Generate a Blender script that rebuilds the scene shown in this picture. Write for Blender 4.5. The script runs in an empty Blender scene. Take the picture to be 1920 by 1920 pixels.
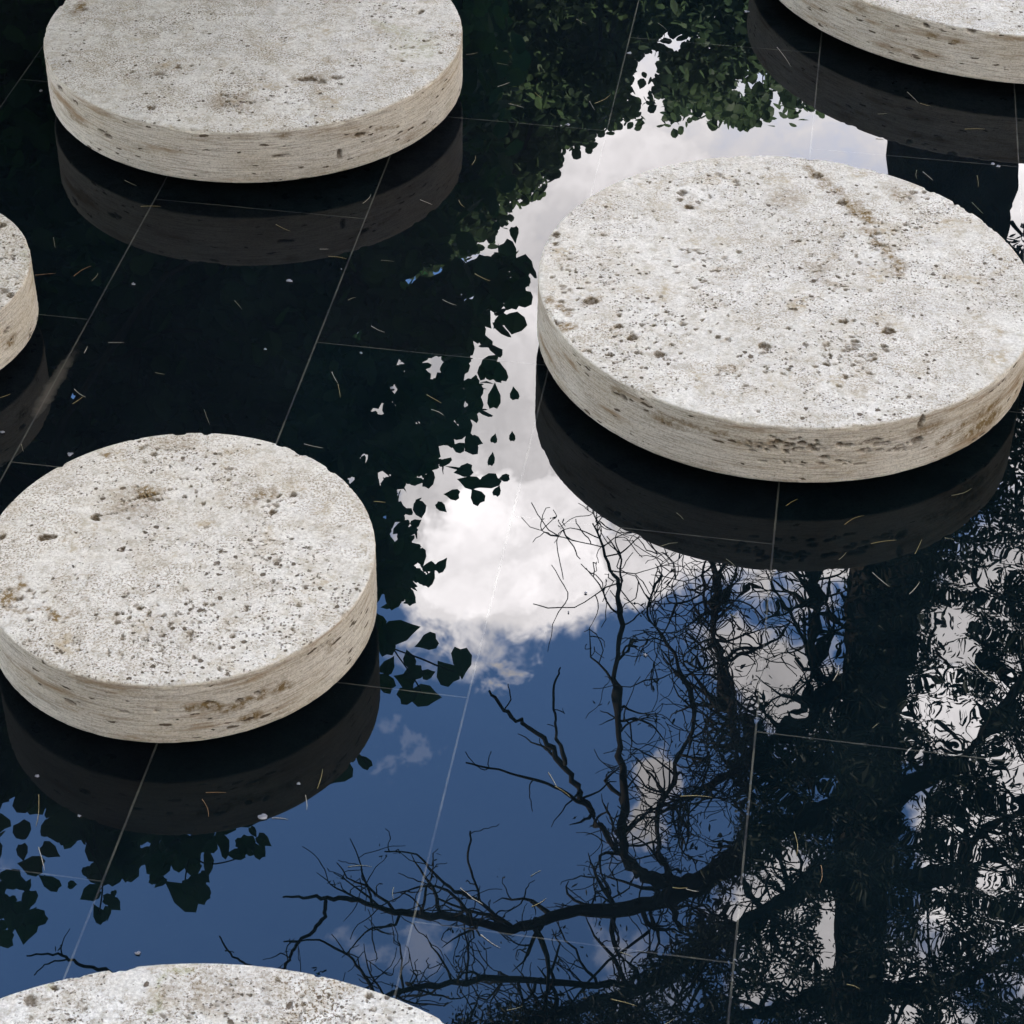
import bpy, math, random
import numpy as np
from mathutils import Vector, Matrix
random.seed(7); RNG = np.random.default_rng(11)
sc = bpy.context.scene; C = sc.collection

# ------------------------------------------------------------------ camera, sky, sun, exposure
F_PX = 4050.36; PITCH = 0.6817838; ROLL = 0.0171624; U = 0.6          # U metres per fitted unit
WATER = 0.0; TOP = 0.2103; BOT = 0.0541; FLOOR = -0.06
CAM = Vector((0, 0, 3.0652))
cp, sp, cr, sr = math.cos(PITCH), math.sin(PITCH), math.cos(ROLL), math.sin(ROLL)
FWD = Vector((0, cp, -sp)); UPV = Vector((0, sp, cp)); XV = Vector((1, 0, 0))
RGT = XV*cr + UPV*sr; UPC = UPV*cr - XV*sr
cam_d = bpy.data.cameras.new('camera'); cam = bpy.data.objects.new('camera', cam_d); C.objects.link(cam)
m = Matrix((RGT, UPC, -FWD)).transposed().to_4x4(); m.translation = CAM; cam.matrix_world = m
cam_d.sensor_width = 36; cam_d.lens = F_PX/1920*36; cam_d.clip_end = 2000; cam_d.clip_start = 0.05
sc.camera = cam
sc.view_settings.view_transform = 'Standard'; sc.view_settings.look = 'None'; sc.view_settings.gamma = 1
sc.view_settings.exposure = 4.6

def ray(px, py):
    x = (px-960)/F_PX; y = -(py-960)/F_PX
    return (FWD + RGT*x + UPC*y)
def on_plane(px, py, z):
    d = ray(px, py); t = (z-CAM.z)/d.z
    return CAM + d*t
def mirror_dir(px, py):
    d = ray(px, py); d.z = -d.z; return d.normalized()
def above(px, py, Y):
    """where, at distance Y beyond the camera, the thing stands whose image the water shows at that spot"""
    d = ray(px, py); t = Y/d.y; p = CAM + d*t; p.z = -p.z
    return p

SUN_EL = math.radians(34); SUN_AZ = math.radians(250)                 # from +Y clockwise: from the left, a little behind
sun_dir = Vector((math.sin(SUN_AZ)*math.cos(SUN_EL), math.cos(SUN_AZ)*math.cos(SUN_EL), math.sin(SUN_EL)))
world = bpy.data.worlds.new('World'); sc.world = world; world.use_nodes = True
wn = world.node_tree.nodes; wl = world.node_tree.links
for n in list(wn): wn.remove(n)
class NT:
    """small helper to write node trees"""
    def __init__(s, tree): s.t = tree
    def n(s, typ, ins=None, **kw):
        o = s.t.nodes.new(typ)
        for k, v in kw.items(): setattr(o, k, v)
        if ins:
            for k, v in ins.items():
                i = o.inputs[k]
                if hasattr(v, 'is_output') or isinstance(v, bpy.types.NodeSocket): s.t.links.new(v, i)
                else: i.default_value = v
        return o
    def math(s, op, a, b=0.0, c=0.0, clamp=False):
        return s.n('ShaderNodeMath', {0: a, 1: b, 2: c}, operation=op, use_clamp=clamp).outputs[0]
    def ramp(s, v, lo, hi, a=0.0, b=1.0):
        return s.n('ShaderNodeMapRange', {'Value': v, 'From Min': lo, 'From Max': hi, 'To Min': a, 'To Max': b}, interpolation_type='SMOOTHSTEP').outputs[0]
    def mix(s, f, a, b):
        o = s.n('ShaderNodeMix', data_type='RGBA'); 
        for k, v in ((0, f), (6, a), (7, b)):
            if isinstance(v, bpy.types.NodeSocket): s.t.links.new(v, o.inputs[k])
            else: o.inputs[k].default_value = v if k == 0 else (*v, 1)
        return o.outputs[2]
    def noise(s, vec, scale, detail=3, rough=.55, out=0, **kw):
        return s.n('ShaderNodeTexNoise', {'Vector': vec, 'Scale': scale, 'Detail': detail, 'Roughness': rough}, **kw).outputs[out]
    def vm(s, op, a, b=None, out=0):
        i = {0: a}
        if b is not None: i[1] = b
        return s.n('ShaderNodeVectorMath', i, operation=op).outputs[out]
W = NT(world.node_tree)
sky = W.n('ShaderNodeTexSky', sky_type='NISHITA'); sky.sun_disc = False; sky.sun_elevation = SUN_EL; sky.sun_rotation = SUN_AZ
sky.altitude = 300; sky.air_density = 1.0; sky.dust_density = 0.3; sky.ozone_density = 3.0
SKYF = 0.102
vdir = W.vm('NORMALIZE', W.n('ShaderNodeTexCoord').outputs['Generated'])
warp = W.vm('MULTIPLY', W.vm('SUBTRACT', W.noise(vdir, 9, 6, .62, out='Color'), (.5, .5, .5)), (.16, .16, .16))
pw = W.vm('ADD', vdir, warp)
# clouds: (pixel of the reflected direction, radius px, brightness, softness)
CLOUDS = [(1330,330,290,.60,.4),(1580,330,160,.62,.3),(1120,440,210,.66,.4),(1010,700,210,1.08,.5),(830,880,130,1.0,.5),(760,770,100,.75,.5),(1000,1000,205,1.62,.45),(880,1070,120,1.4,.6),(1085,1140,115,1.3,.8),(1000,1100,150,1.3,.8),(958,1262,50,.75,1.0),(1250,130,220,.52,.5),(1900,1050,180,.9,.7),(1400,850,250,1.1,.4),
          (1215,1060,100,1.15,.8),(1490,1080,85,.80,.8),(1225,1545,62,.55,1.0),(1480,1300,110,.72,.9),(1930,390,170,.98,.3),(1950,660,240,.95,.5),(1800,1350,190,1.35,.5),(1900,1640,170,1.9,.7),
          (1480,1740,120,1.3,.8),(1680,1900,150,1.5,.8),(30,1650,80,.26,1.2),(110,1690,40,.18,1.2),(720,1810,50,.20,1.2),(1240,1800,70,.25,1.0),(745,1365,26,.12,1.2),(830,1200,40,.25,1.2)]
cov = None; bri = None
for (x, y, r, b, s) in CLOUDS:
    c = mirror_dir(x, y); rr = r/F_PX
    dist = W.n('ShaderNodeVectorMath', {0: pw, 1: tuple(c)}, operation='DISTANCE').outputs['Value']
    k = W.ramp(dist, rr*(1+.35*s), rr*(1-.35*s))
    kb = W.math('MULTIPLY', k, b)
    cov = k if cov is None else W.math('MAXIMUM', cov, k)
    bri = kb if bri is None else W.math('MAXIMUM', bri, kb)
# clouds over the rest of the sky, outside the stretch the pool mirrors: unseen, shaped to whiten the stones' light
gen = W.ramp(W.noise(W.vm('MULTIPLY', vdir, (1, 1, 1.8)), 2.6, 7, .6), .14, .30)
cdir = mirror_dir(960, 960)
away = W.ramp(W.n('ShaderNodeVectorMath', {0: vdir, 1: tuple(cdir)}, operation='DISTANCE').outputs['Value'], .31, .40)
gen = W.math('MULTIPLY', gen, away)
cov = W.math('MAXIMUM', cov, gen); bri = W.math('MAXIMUM', bri, W.math('MULTIPLY', gen, .155))
fine = W.math('MULTIPLY', W.ramp(W.noise(pw, 22, 6, .62), .3, .7, .80, 1.06), W.ramp(W.noise(pw, 7, 4, .55), .35, .62, .72, 1.08))
bri = W.math('MULTIPLY', bri, fine)
cl = W.n('ShaderNodeMix', {0: bri, 6: (0, 0, 0, 1), 7: (1, .955, .965, 1)}, data_type='RGBA', clamp_factor=False).outputs[2]
skyc = W.n('ShaderNodeMix', {0: 1.0, 6: sky.outputs[0], 7: (SKYF*1.10, SKYF*1.30, SKYF*1.50, 1)}, data_type='RGBA', blend_type='MULTIPLY').outputs[2]
keep = W.n('ShaderNodeMix', {0: W.math('MULTIPLY', cov, W.math('MAXIMUM', W.ramp(bri, .05, .58), W.math('MULTIPLY', gen, .93))), 6: skyc, 7: (0, 0, 0, 1)}, data_type='RGBA').outputs[2]
tot = W.n('ShaderNodeMix', {0: 1.0, 6: keep, 7: cl}, data_type='RGBA', blend_type='ADD').outputs[2]
bg = W.n('ShaderNodeBackground', {'Color': tot, 'Strength': 1.0})
wo = W.n('ShaderNodeOutputWorld', {'Surface': bg.outputs[0]})
world.cycles.sampling_method = 'MANUAL'; world.cycles.sample_map_resolution = 1024

sl = bpy.data.lights.new('sun', 'SUN'); sl.energy = 2.0; sl.angle = math.radians(.5); sl.color = (1, .93, .84)
so = bpy.data.objects.new('sun', sl); C.objects.link(so); so.rotation_euler = sun_dir.to_track_quat('Z', 'Y').to_euler()
so.location = sun_dir*60

# ------------------------------------------------------------------ helpers
def mat(name):
    mt = bpy.data.materials.new(name); mt.use_nodes = True; nt = mt.node_tree
    for n in list(nt.nodes): nt.nodes.remove(n)
    return mt, NT(nt)
def finish(T, bsdf, disp=None):
    o = T.n('ShaderNodeOutputMaterial', {'Surface': bsdf})
def mesh_np(name, V, faces, material, parent=None, smooth=True, attrs=None):
    """faces: (n,k) int array or list of such arrays"""
    me = bpy.data.meshes.new(name)
    if not isinstance(faces, list): faces = [faces]
    V = np.asarray(V, np.float32)
    idx = np.concatenate([f.ravel() for f in faces]).astype(np.int32)
    tot = np.concatenate([np.full(len(f), f.shape[1]) for f in faces]).astype(np.int32)
    st = np.concatenate([[0], np.cumsum(tot)[:-1]]).astype(np.int32)
    me.vertices.add(len(V)); me.vertices.foreach_set('co', V.ravel())
    me.loops.add(len(idx)); me.loops.foreach_set('vertex_index', idx)
    me.polygons.add(len(tot)); me.polygons.foreach_set('loop_start', st); me.polygons.foreach_set('loop_total', tot)
    me.update(calc_edges=True); me.validate()
    me.polygons.foreach_set('use_smooth', np.full(len(me.polygons), smooth))
    if attrs:
        for k, a in attrs.items():
            at = me.attributes.new(k, 'FLOAT', 'POINT'); at.data.foreach_set('value', np.asarray(a, np.float32))
    me.materials.append(material)
    o = bpy.data.objects.new(name, me); C.objects.link(o)
    if parent is not None: o.parent = parent
    return o
def tag(o, label=None, cat=None, group=None, kind=None):
    for k, v in (('label', label), ('category', cat), ('group', group), ('kind', kind)):
        if v: o[k] = v
    return o
def empty(name, loc):
    o = bpy.data.objects.new(name, None); C.objects.link(o); o.location = loc; o.empty_display_size = .1; return o
def box_np(x0, y0, z0, x1, y1, z1):
    V = np.array([(x, y, z) for z in (z0, z1) for y in (y0, y1) for x in (x0, x1)], float)
    Fc = np.array([(0,2,3,1),(4,5,7,6),(0,1,5,4),(2,6,7,3),(0,4,6,2),(1,3,7,5)])
    return V, Fc
def merge(parts):
    Vs, Fs, o = [], [], 0
    for V, Fc in parts:
        Vs.append(V); Fs.append(Fc+o); o += len(V)
    return np.concatenate(Vs), np.concatenate(Fs)
def tube_np(P, R, n=6):
    """tube along points P with radii R"""
    P = np.asarray(P, float); k = len(P)
    T = np.gradient(P, axis=0); T /= np.linalg.norm(T, axis=1)[:, None]+1e-12
    ref = np.array([0.31, 0.17, .93]); a = np.cross(T, ref); a /= np.linalg.norm(a, axis=1)[:, None]+1e-9
    b = np.cross(T, a); th = np.linspace(0, 2*np.pi, n, endpoint=False)
    R = np.asarray(R, float)
    V = P[:, None] + R[:, None, None]*(a[:, None]*np.cos(th)[None, :, None]+b[:, None]*np.sin(th)[None, :, None])
    i = np.arange(k-1)[:, None]*n; j = np.arange(n)[None]; j2 = (j+1) % n
    Fc = np.stack([i+j, i+j2, i+n+j2, i+n+j], -1).reshape(-1, 4)
    V = V.reshape(-1, 3)
    V = np.concatenate([V, P[:1]-T[:1]*R[0]*.3, P[-1:]+T[-1:]*R[-1]*.6]); e0, e1 = len(V)-2, len(V)-1
    capa = np.array([(e0, (q+1) % n, q, q) for q in range(n)]); capb = np.array([(e1, (k-1)*n+q, (k-1)*n+(q+1) % n, (k-1)*n+(q+1) % n) for q in range(n)])
    return V, Fc, capa[:, :3], capb[:, :3]
def merge_tubes(tubes):
    Vs, Q, Tr, o = [], [], [], 0
    for V, Fc, ca, cb in tubes:
        Vs.append(V); Q.append(Fc+o); Tr += [ca+o, cb+o]; o += len(V)
    return np.concatenate(Vs), [np.concatenate(Q), np.concatenate(Tr)]
def hash3(i, j, k, seed):
    h = (i*374761393 + j*668265263 + k*2147483647 + seed*1274126177) & 0xffffffff
    h = ((h ^ (h >> 13))*1274126177) & 0xffffffff
    return ((h ^ (h >> 16)) & 0xffff)/65535.0
def vnoise(P, s, seed=0):
    P = np.asarray(P)*s; i = np.floor(P).astype(np.int64); f = P-i; f = f*f*(3-2*f); r = 0
    for dx in (0, 1):
        for dy in (0, 1):
            for dz in (0, 1):
                w = (f[:, 0] if dx else 1-f[:, 0])*(f[:, 1] if dy else 1-f[:, 1])*(f[:, 2] if dz else 1-f[:, 2])
                r = r+w*hash3(i[:, 0]+dx, i[:, 1]+dy, i[:, 2]+dz, seed)
    return r
def fbm(P, s, oct=4, seed=0, g=.5):
    a, t, r = 1, 0, 0
    for o in range(oct): r = r+a*vnoise(P, s*2**o, seed+o*17); t += a; a *= g
    return r/t

# ------------------------------------------------------------------ materials
def travertine():
    mt, T = mat('travertine')
    obj = T.n('ShaderNodeTexCoord').outputs['Object']; oi = T.n('ShaderNodeObjectInfo').outputs['Random']
    off = T.vm('SCALE', (13.1, 7.7, 0)); T.t.nodes[-1].inputs['Scale'].default_value = 1
    T.t.links.new(T.math('MULTIPLY', oi, 9.0), T.t.nodes[-2].inputs['Scale']) if False else None
    cm = T.n('ShaderNodeCombineXYZ', {'X': T.math('MULTIPLY', oi, 31.0), 'Y': T.math('MULTIPLY', oi, 57.0), 'Z': 0.0}).outputs[0]
    p = T.vm('ADD', obj, cm)
    stain = T.n('ShaderNodeAttribute', attribute_name='stain').outputs['Fac']
    pit = T.n('ShaderNodeAttribute', attribute_name='pit').outputs['Fac']
    moss = T.n('ShaderNodeAttribute', attribute_name='moss').outputs['Fac']
    side = T.n('ShaderNodeAttribute', attribute_name='side').outputs['Fac']
    # ---- top face
    grain = T.noise(p, 150, 5, .75)
    med = T.noise(p, 38, 4, .6)
    big = T.noise(p, 4.5, 5, .6)
    patch = T.noise(T.vm('ADD', p, (5, 5, 5)), 9, 4, .6)
    base = T.mix(T.ramp(big, .38, .62), (.74, .70, .62), (.60, .56, .48))
    tone = T.noise(T.vm('ADD', p, (2, 4, 6)), 14, 5, .68)
    base = T.mix(T.math('MULTIPLY', T.ramp(tone, .46, .66), .75), base, (.38, .31, .20))
    base = T.mix(T.math('MULTIPLY', T.ramp(T.noise(T.vm('ADD', p, (7, 4, 1)), 10, 5, .65), .50, .70), .45), base, (.33, .31, .29))
    base = T.mix(T.ramp(grain, .32, .68), T.mix(.42, base, (.24, .21, .18)), T.mix(.4, base, (.86, .81, .73)))
    base = T.mix(T.math('MULTIPLY', T.ramp(med, .49, .66), .55), base, (.30, .26, .195))
    spk = T.math('MULTIPLY', T.ramp(T.noise(p, 190, 3, .65), .49, .60), T.ramp(T.noise(T.vm('ADD', p, (1, 8, 3)), 7, 5, .7), .38, .62, .16, 1.0))
    base = T.mix(T.math('MULTIPLY', T.math('MULTIPLY', spk, T.math('ADD', T.math('MULTIPLY', T.math('FRACT', T.math('MULTIPLY', oi, 7.31)), .5), .62)), .95, clamp=True), base, (.15, .105, .058))
    base = T.mix(T.math('MULTIPLY', T.math('FRACT', T.math('MULTIPLY', oi, 3.77)), .28), base, (.52, .46, .37))
    och = T.math('MULTIPLY', T.ramp(patch, .53, .75), T.ramp(T.noise(p, 60, 3, .6), .35, .65))
    base = T.mix(T.math('MULTIPLY', och, .85), base, (.32, .24, .13))
    dens = T.ramp(T.noise(T.vm('ADD', p, (9, 2, 0)), 7, 4, .65), .34, .66)
    pv = T.vm('ADD', p, T.vm('MULTIPLY', T.noise(p, 70, 2, .5, out='Color'), (.012, .012, .012)))
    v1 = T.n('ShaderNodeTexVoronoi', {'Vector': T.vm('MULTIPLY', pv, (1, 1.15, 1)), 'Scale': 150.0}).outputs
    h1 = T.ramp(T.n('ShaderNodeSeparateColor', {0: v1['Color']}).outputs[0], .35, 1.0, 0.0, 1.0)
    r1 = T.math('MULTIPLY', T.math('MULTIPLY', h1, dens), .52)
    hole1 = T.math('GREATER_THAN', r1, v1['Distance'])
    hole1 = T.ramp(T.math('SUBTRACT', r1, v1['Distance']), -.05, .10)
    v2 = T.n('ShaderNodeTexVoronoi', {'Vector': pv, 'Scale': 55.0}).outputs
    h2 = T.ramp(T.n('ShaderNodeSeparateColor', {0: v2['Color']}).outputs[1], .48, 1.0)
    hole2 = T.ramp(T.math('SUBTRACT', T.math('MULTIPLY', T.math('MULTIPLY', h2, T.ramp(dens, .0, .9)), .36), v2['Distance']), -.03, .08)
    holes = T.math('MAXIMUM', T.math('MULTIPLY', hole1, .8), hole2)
    # ---- side: bedding lines
    q = T.vm('MULTIPLY', p, (1, 1, 7.5)); q2 = T.vm('MULTIPLY', p, (1, 1, 22))
    s1 = T.noise(q, 5, 5, .62); s2 = T.noise(q2, 14, 5, .7); s3 = T.noise(T.vm('MULTIPLY', p, (1, 1, 3)), 3.2, 4, .6)
    sb = T.mix(T.ramp(s3, .36, .64), (.64, .58, .475), (.53, .46, .345))
    sb = T.mix(T.math('MULTIPLY', T.ramp(s2, .44, .62), .75), sb, (.25, .205, .15))
    sb = T.mix(T.math('MULTIPLY', T.ramp(T.noise(p, 160, 4, .7), .35, .7), .3), sb, (.86, .77, .66))
    rust = T.math('MULTIPLY', T.ramp(s1, .50, .68), T.ramp(s3, .40, .60, .15, 1.0))
    sb = T.mix(T.math('MULTIPLY', T.ramp(T.noise(T.vm('MULTIPLY', p, (1, 1, 2)), 190, 3, .65), .52, .64), .5), sb, (.20, .165, .12))
    sb = T.mix(T.math('MULTIPLY', rust, .85), sb, (.24, .15, .07))
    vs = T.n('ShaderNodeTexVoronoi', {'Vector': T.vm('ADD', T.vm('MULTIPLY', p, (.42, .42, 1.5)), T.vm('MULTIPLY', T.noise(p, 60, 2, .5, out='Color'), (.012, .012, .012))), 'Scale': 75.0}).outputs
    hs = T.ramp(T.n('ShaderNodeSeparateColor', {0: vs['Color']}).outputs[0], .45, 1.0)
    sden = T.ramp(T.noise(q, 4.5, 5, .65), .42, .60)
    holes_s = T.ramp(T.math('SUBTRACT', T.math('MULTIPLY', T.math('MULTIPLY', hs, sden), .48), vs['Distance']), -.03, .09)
    base = T.mix(side, base, sb)
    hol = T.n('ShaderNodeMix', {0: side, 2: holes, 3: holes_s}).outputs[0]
    nst = T.ramp(T.noise(p, 90, 4, .7), .36, .62)
    st = T.math('MULTIPLY', stain, T.math('ADD', T.math('MULTIPLY', nst, 1.2), .28), clamp=True)
    base = T.mix(T.math('MULTIPLY', st, 1.15, clamp=True), base, (.17, .11, .042))
    base = T.mix(T.math('MULTIPLY', moss, T.math('ADD', T.math('MULTIPLY', nst, .8), .1), clamp=True), base, (.26, .25, .10))
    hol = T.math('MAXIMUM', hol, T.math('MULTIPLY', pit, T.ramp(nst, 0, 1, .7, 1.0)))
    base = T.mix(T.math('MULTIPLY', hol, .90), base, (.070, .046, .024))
    hgt = T.math('ADD', T.math('MULTIPLY', grain, .35), T.math('ADD', T.math('MULTIPLY', med, .5), T.math('MULTIPLY', hol, -1.0)))
    hgt = T.math('ADD', hgt, T.math('MULTIPLY', T.math('MULTIPLY', side, s2), .5))
    bump = T.n('ShaderNodeBump', {'Strength': .9, 'Distance': .005, 'Height': hgt}).outputs[0]
    b = T.n('ShaderNodeBsdfPrincipled', {'Base Color': base, 'Roughness': .92, 'Normal': bump, 'Specular IOR Level': .25})
    finish(T, b.outputs[0]); return mt
TRAV = travertine()

def simple(name, col, rough=.8, var=None, scale=8, spec=.3, bump=0):
    mt, T = mat(name); p = T.n('ShaderNodeTexCoord').outputs['Object']
    c = col
    if var: c = T.mix(T.ramp(T.noise(p, scale, 6, .65), .32, .68), col, var)
    else: c = (*col, 1)
    ins = {'Base Color': c, 'Roughness': rough, 'Specular IOR Level': spec}
    if bump: ins['Normal'] = T.n('ShaderNodeBump', {'Strength': 1.0, 'Distance': bump, 'Height': T.noise(p, scale*3, 6, .7)}).outputs[0]
    b = T.n('ShaderNodeBsdfPrincipled', ins); finish(T, b.outputs[0]); return mt
def leafmat(name, c1, c2, scale=6, trans=.55):
    mt, T = mat(name); p = T.n('ShaderNodeTexCoord').outputs['Object']
    col = T.mix(T.ramp(T.noise(p, scale, 3, .6), .35, .65), c1, c2)
    d = T.n('ShaderNodeBsdfPrincipled', {'Base Color': col, 'Roughness': .55, 'Specular IOR Level': .3})
    t = T.n('ShaderNodeBsdfTranslucent', {'Color': col})
    mx = T.n('ShaderNodeMixShader', {0: trans, 1: d.outputs[0], 2: t.outputs[0]}); finish(T, mx.outputs[0]); return mt
PLINTH = simple('dark_concrete', (.018, .019, .021), .8, (.030, .030, .032), 20)
BARK = simple('bark', (.035, .028, .022), .95, (.075, .06, .048), 14, bump=.02)
TWIG = simple('twig_bark', (.022, .018, .016), .95, (.04, .032, .026), 30)
LEAF_A = leafmat('broad_leaf', (.035, .15, .07), (.07, .20, .05), 4)
LEAF_B = leafmat('far_leaf', (.07, .12, .065), (.12, .19, .08), 1.5)
LEAF_C = leafmat('dark_needle', (.016, .026, .018), (.032, .045, .022), 3, .1)
GROUND = simple('lawn_soil', (.05, .07, .025), .95, (.09, .08, .05), 3, bump=.02)
PAVE = simple('paving_stone', (.20, .19, .17), .85, (.30, .28, .25), 5, bump=.003)
STUCCO = simple('plaster', (.55, .46, .33), .9, (.62, .53, .40), 2, bump=.003)
DARKWALL = simple('dark_stone_wall', (.07, .07, .065), .9, (.11, .105, .09), 3, bump=.004)
SHELL = simple('pale_stone_wall', (.42, .38, .32), .9, (.50, .46, .39), 1.5, bump=.004)
GLASS = simple('window_glass', (.02, .025, .03), .08, spec=.6)
FRAME = simple('window_frame', (.06, .06, .06), .5)

# ------------------------------------------------------------------ pool
PX0, PX1, PY0, PY1 = -7.0, 7.0, -0.5, 8.3
KF = 3.0652/(4.758258+.450460)/U; TH = -0.14253945; TW = 0.9946803*U*KF; TO = -3.8906626*U*KF       # tile columns
nvec = (math.cos(TH), math.sin(TH)); mvec = (-nvec[1], nvec[0])
ROW0 = 4.31*U*KF; ROWP = 2*1.0095*U*KF; HALF = 1.0095*U*KF
def tile_colour(T, p):
    a = T.n('ShaderNodeVectorMath', {0: p, 1: (nvec[0], nvec[1], 0)}, operation='DOT_PRODUCT').outputs['Value']
    b = T.n('ShaderNodeVectorMath', {0: p, 1: (mvec[0], mvec[1], 0)}, operation='DOT_PRODUCT').outputs['Value']
    ca = T.math('DIVIDE', T.math('SUBTRACT', a, TO), TW)
    col = T.math('FLOOR', ca); fa = T.math('SUBTRACT', ca, col)
    da = T.math('MULTIPLY', T.math('MINIMUM', fa, T.math('SUBTRACT', 1.0, fa)), TW)
    odd = T.math('ABSOLUTE', T.math('MODULO', col, 2.0))          # 1 on odd columns: even rows
    shift = T.math('SUBTRACT', b, T.math('ADD', ROW0, T.math('MULTIPLY', T.math('SUBTRACT', 1.0, odd), HALF)))
    cb = T.math('DIVIDE', shift, ROWP); row = T.math('FLOOR', cb); fb = T.math('SUBTRACT', cb, row)
    db = T.math('MULTIPLY', T.math('MINIMUM', fb, T.math('SUBTRACT', 1.0, fb)), ROWP)
    wob = T.math('MULTIPLY', T.math('SUBTRACT', T.noise(p, 60, 3, .7), .5), .0012)
    ja = T.ramp(T.math('ADD', da, wob), .0026, .0012); jb = T.ramp(T.math('ADD', db, wob), .0021, .0009)
    tid = T.n('ShaderNodeCombineXYZ', {'X': col, 'Y': row, 'Z': 0.0}).outputs[0]
    rnd = T.n('ShaderNodeTexWhiteNoise', {'Vector': tid}, noise_dimensions='3D').outputs['Value']
    cloud = T.noise(T.vm('ADD', p, tid), 5, 6, .65)
    base = T.mix(T.ramp(cloud, .3, .7), (.0012, .0034, .0048), (.0028, .0060, .0074))
    base = T.mix(T.math('MULTIPLY', rnd, .5), base, (.0052, .0052, .0068))
    scr = T.ramp(T.noise(T.vm('MULTIPLY', p, (1, 9, 1)), 40, 5, .8), .66, .85)
    base = T.mix(T.math('MULTIPLY', scr, .07), base, (.05, .05, .05))
    jc = T.mix(T.ramp(T.noise(p, 7, 4, .6), .35, .65), (.026, .027, .029), (.072, .070, .056))
    j = T.math('MAXIMUM', ja, T.math('MULTIPLY', jb, .8)); j = T.math('MULTIPLY', j, T.ramp(T.noise(p, 22, 4, .7), .2, .5, .55, 1.0))
    base = T.mix(j, base, jc)
    # silt washed together along one joint
    A = on_plane(140, 655, 0); B = on_plane(60, 790, 0); mid = (A+B)/2; dx = (B-A).normalized(); L = (B-A).length/2
    rel = T.vm('SUBTRACT', p, (mid.x, mid.y, mid.z))
    u = T.n('ShaderNodeVectorMath', {0: rel, 1: (dx.x, dx.y, 0)}, operation='DOT_PRODUCT').outputs['Value']
    v = T.n('ShaderNodeVectorMath', {0: rel, 1: (-dx.y, dx.x, 0)}, operation='DOT_PRODUCT').outputs['Value']
    un = T.math('DIVIDE', u, L*1.2); vn = T.math('DIVIDE', v, .024)
    rr = T.math('SQRT', T.math('ADD', T.math('MULTIPLY', un, un), T.math('MULTIPLY', vn, vn)))
    rr = T.math('ADD', rr, T.math('MULTIPLY', T.math('SUBTRACT', T.noise(p, 25, 4, .6), .5), 1.3))
    base = T.mix(T.math('MULTIPLY', T.ramp(rr, 1.05, .2), .55), base, (.085, .075, .06))
    dust = T.ramp(T.noise(T.vm('ADD', p, (3, 1, 0)), 320, 2, .5), .72, .78)
    base = T.mix(T.math('MULTIPLY', dust, .35), base, (.10, .10, .09))
    return base
V, Fc = box_np(PX0, PY0, FLOOR-.2, PX1, PY1, FLOOR)
tag(mesh_np('pool_floor', V, Fc, PLINTH, smooth=False), kind='structure')
def water_material():
    mt, T = mat('still_water'); p = T.n('ShaderNodeTexCoord').outputs['Object']
    rip = T.noise(T.vm('MULTIPLY', p, (1, .8, 1)), 3.0, 2, .5)
    rc = on_plane(1790, 1400, 0)
    dd = T.n('ShaderNodeVectorMath', {0: p, 1: tuple(rc)}, operation='DISTANCE').outputs['Value']
    near = T.ramp(dd, 1.0, .15)
    r2 = T.noise(T.vm('MULTIPLY', p, (1, .7, 1)), 11, 1, .4)
    ring = T.math('MULTIPLY', T.math('SINE', T.math('MULTIPLY', T.math('ADD', dd, T.math('MULTIPLY', rip, .25)), 75.0)), .10)
    h = T.math('ADD', T.math('MULTIPLY', rip, .050), T.math('MULTIPLY', T.math('MULTIPLY', near, T.math('ADD', T.math('MULTIPLY', r2, .40), T.math('MULTIPLY', ring, .35))), .058))
    h = T.math('ADD', h, T.math('MULTIPLY', r2, .0025))
    bump = T.n('ShaderNodeBump', {'Strength': 1.0, 'Distance': .010, 'Height': h}).outputs[0]
    fr = T.n('ShaderNodeFresnel', {'IOR': 1.275, 'Normal': bump}).outputs[0]
    gl = T.n('ShaderNodeBsdfGlossy', {'Color': (1, 1, 1, 1), 'Roughness': 0.0, 'Normal': bump})
    tr = T.n('ShaderNodeBsdfDiffuse', {'Color': tile_colour(T, p)})
    mx = T.n('ShaderNodeMixShader', {0: fr, 1: tr.outputs[0], 2: gl.outputs[0]}); finish(T, mx.outputs[0]); return mt
V = np.array([(PX0, PY0, 0), (PX1, PY0, 0), (PX1, PY1, 0), (PX0, PY1, 0)], float)
tag(mesh_np('water', V, np.array([[0, 1, 2, 3]]), water_material(), smooth=False), kind='structure')

# pool kerb and the ground round it (one sheet with the pool left open)
kz0, kz1, kw = -.3, .12, .35
parts = [box_np(PX0-kw, PY1, kz0, PX1+kw, PY1+kw, kz1), box_np(PX0-kw, PY0-kw, kz0, PX1+kw, PY0, kz1),
         box_np(PX0-kw, PY0, kz0, PX0, PY1, kz1), box_np(PX1, PY0, kz0, PX1+kw, PY1, kz1)]
V, Fc = merge(parts); tag(mesh_np('pool_kerb', V, Fc, PAVE, smooth=False), kind='structure')
gx = [-150, PX0-kw+.02, PX1+kw-.02, 150]; gy = [-150, PY0-kw+.02, PY1+kw-.02, 150]
V = np.array([(x, y, .05) for y in gy for x in gx], float)
Fc = np.array([(r*4+c, r*4+c+1, r*4+c+5, r*4+c+4) for r in range(3) for c in range(3) if not (r == 1 and c == 1)])
tag(mesh_np('ground', V, Fc, GROUND, smooth=False), kind='structure')

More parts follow.
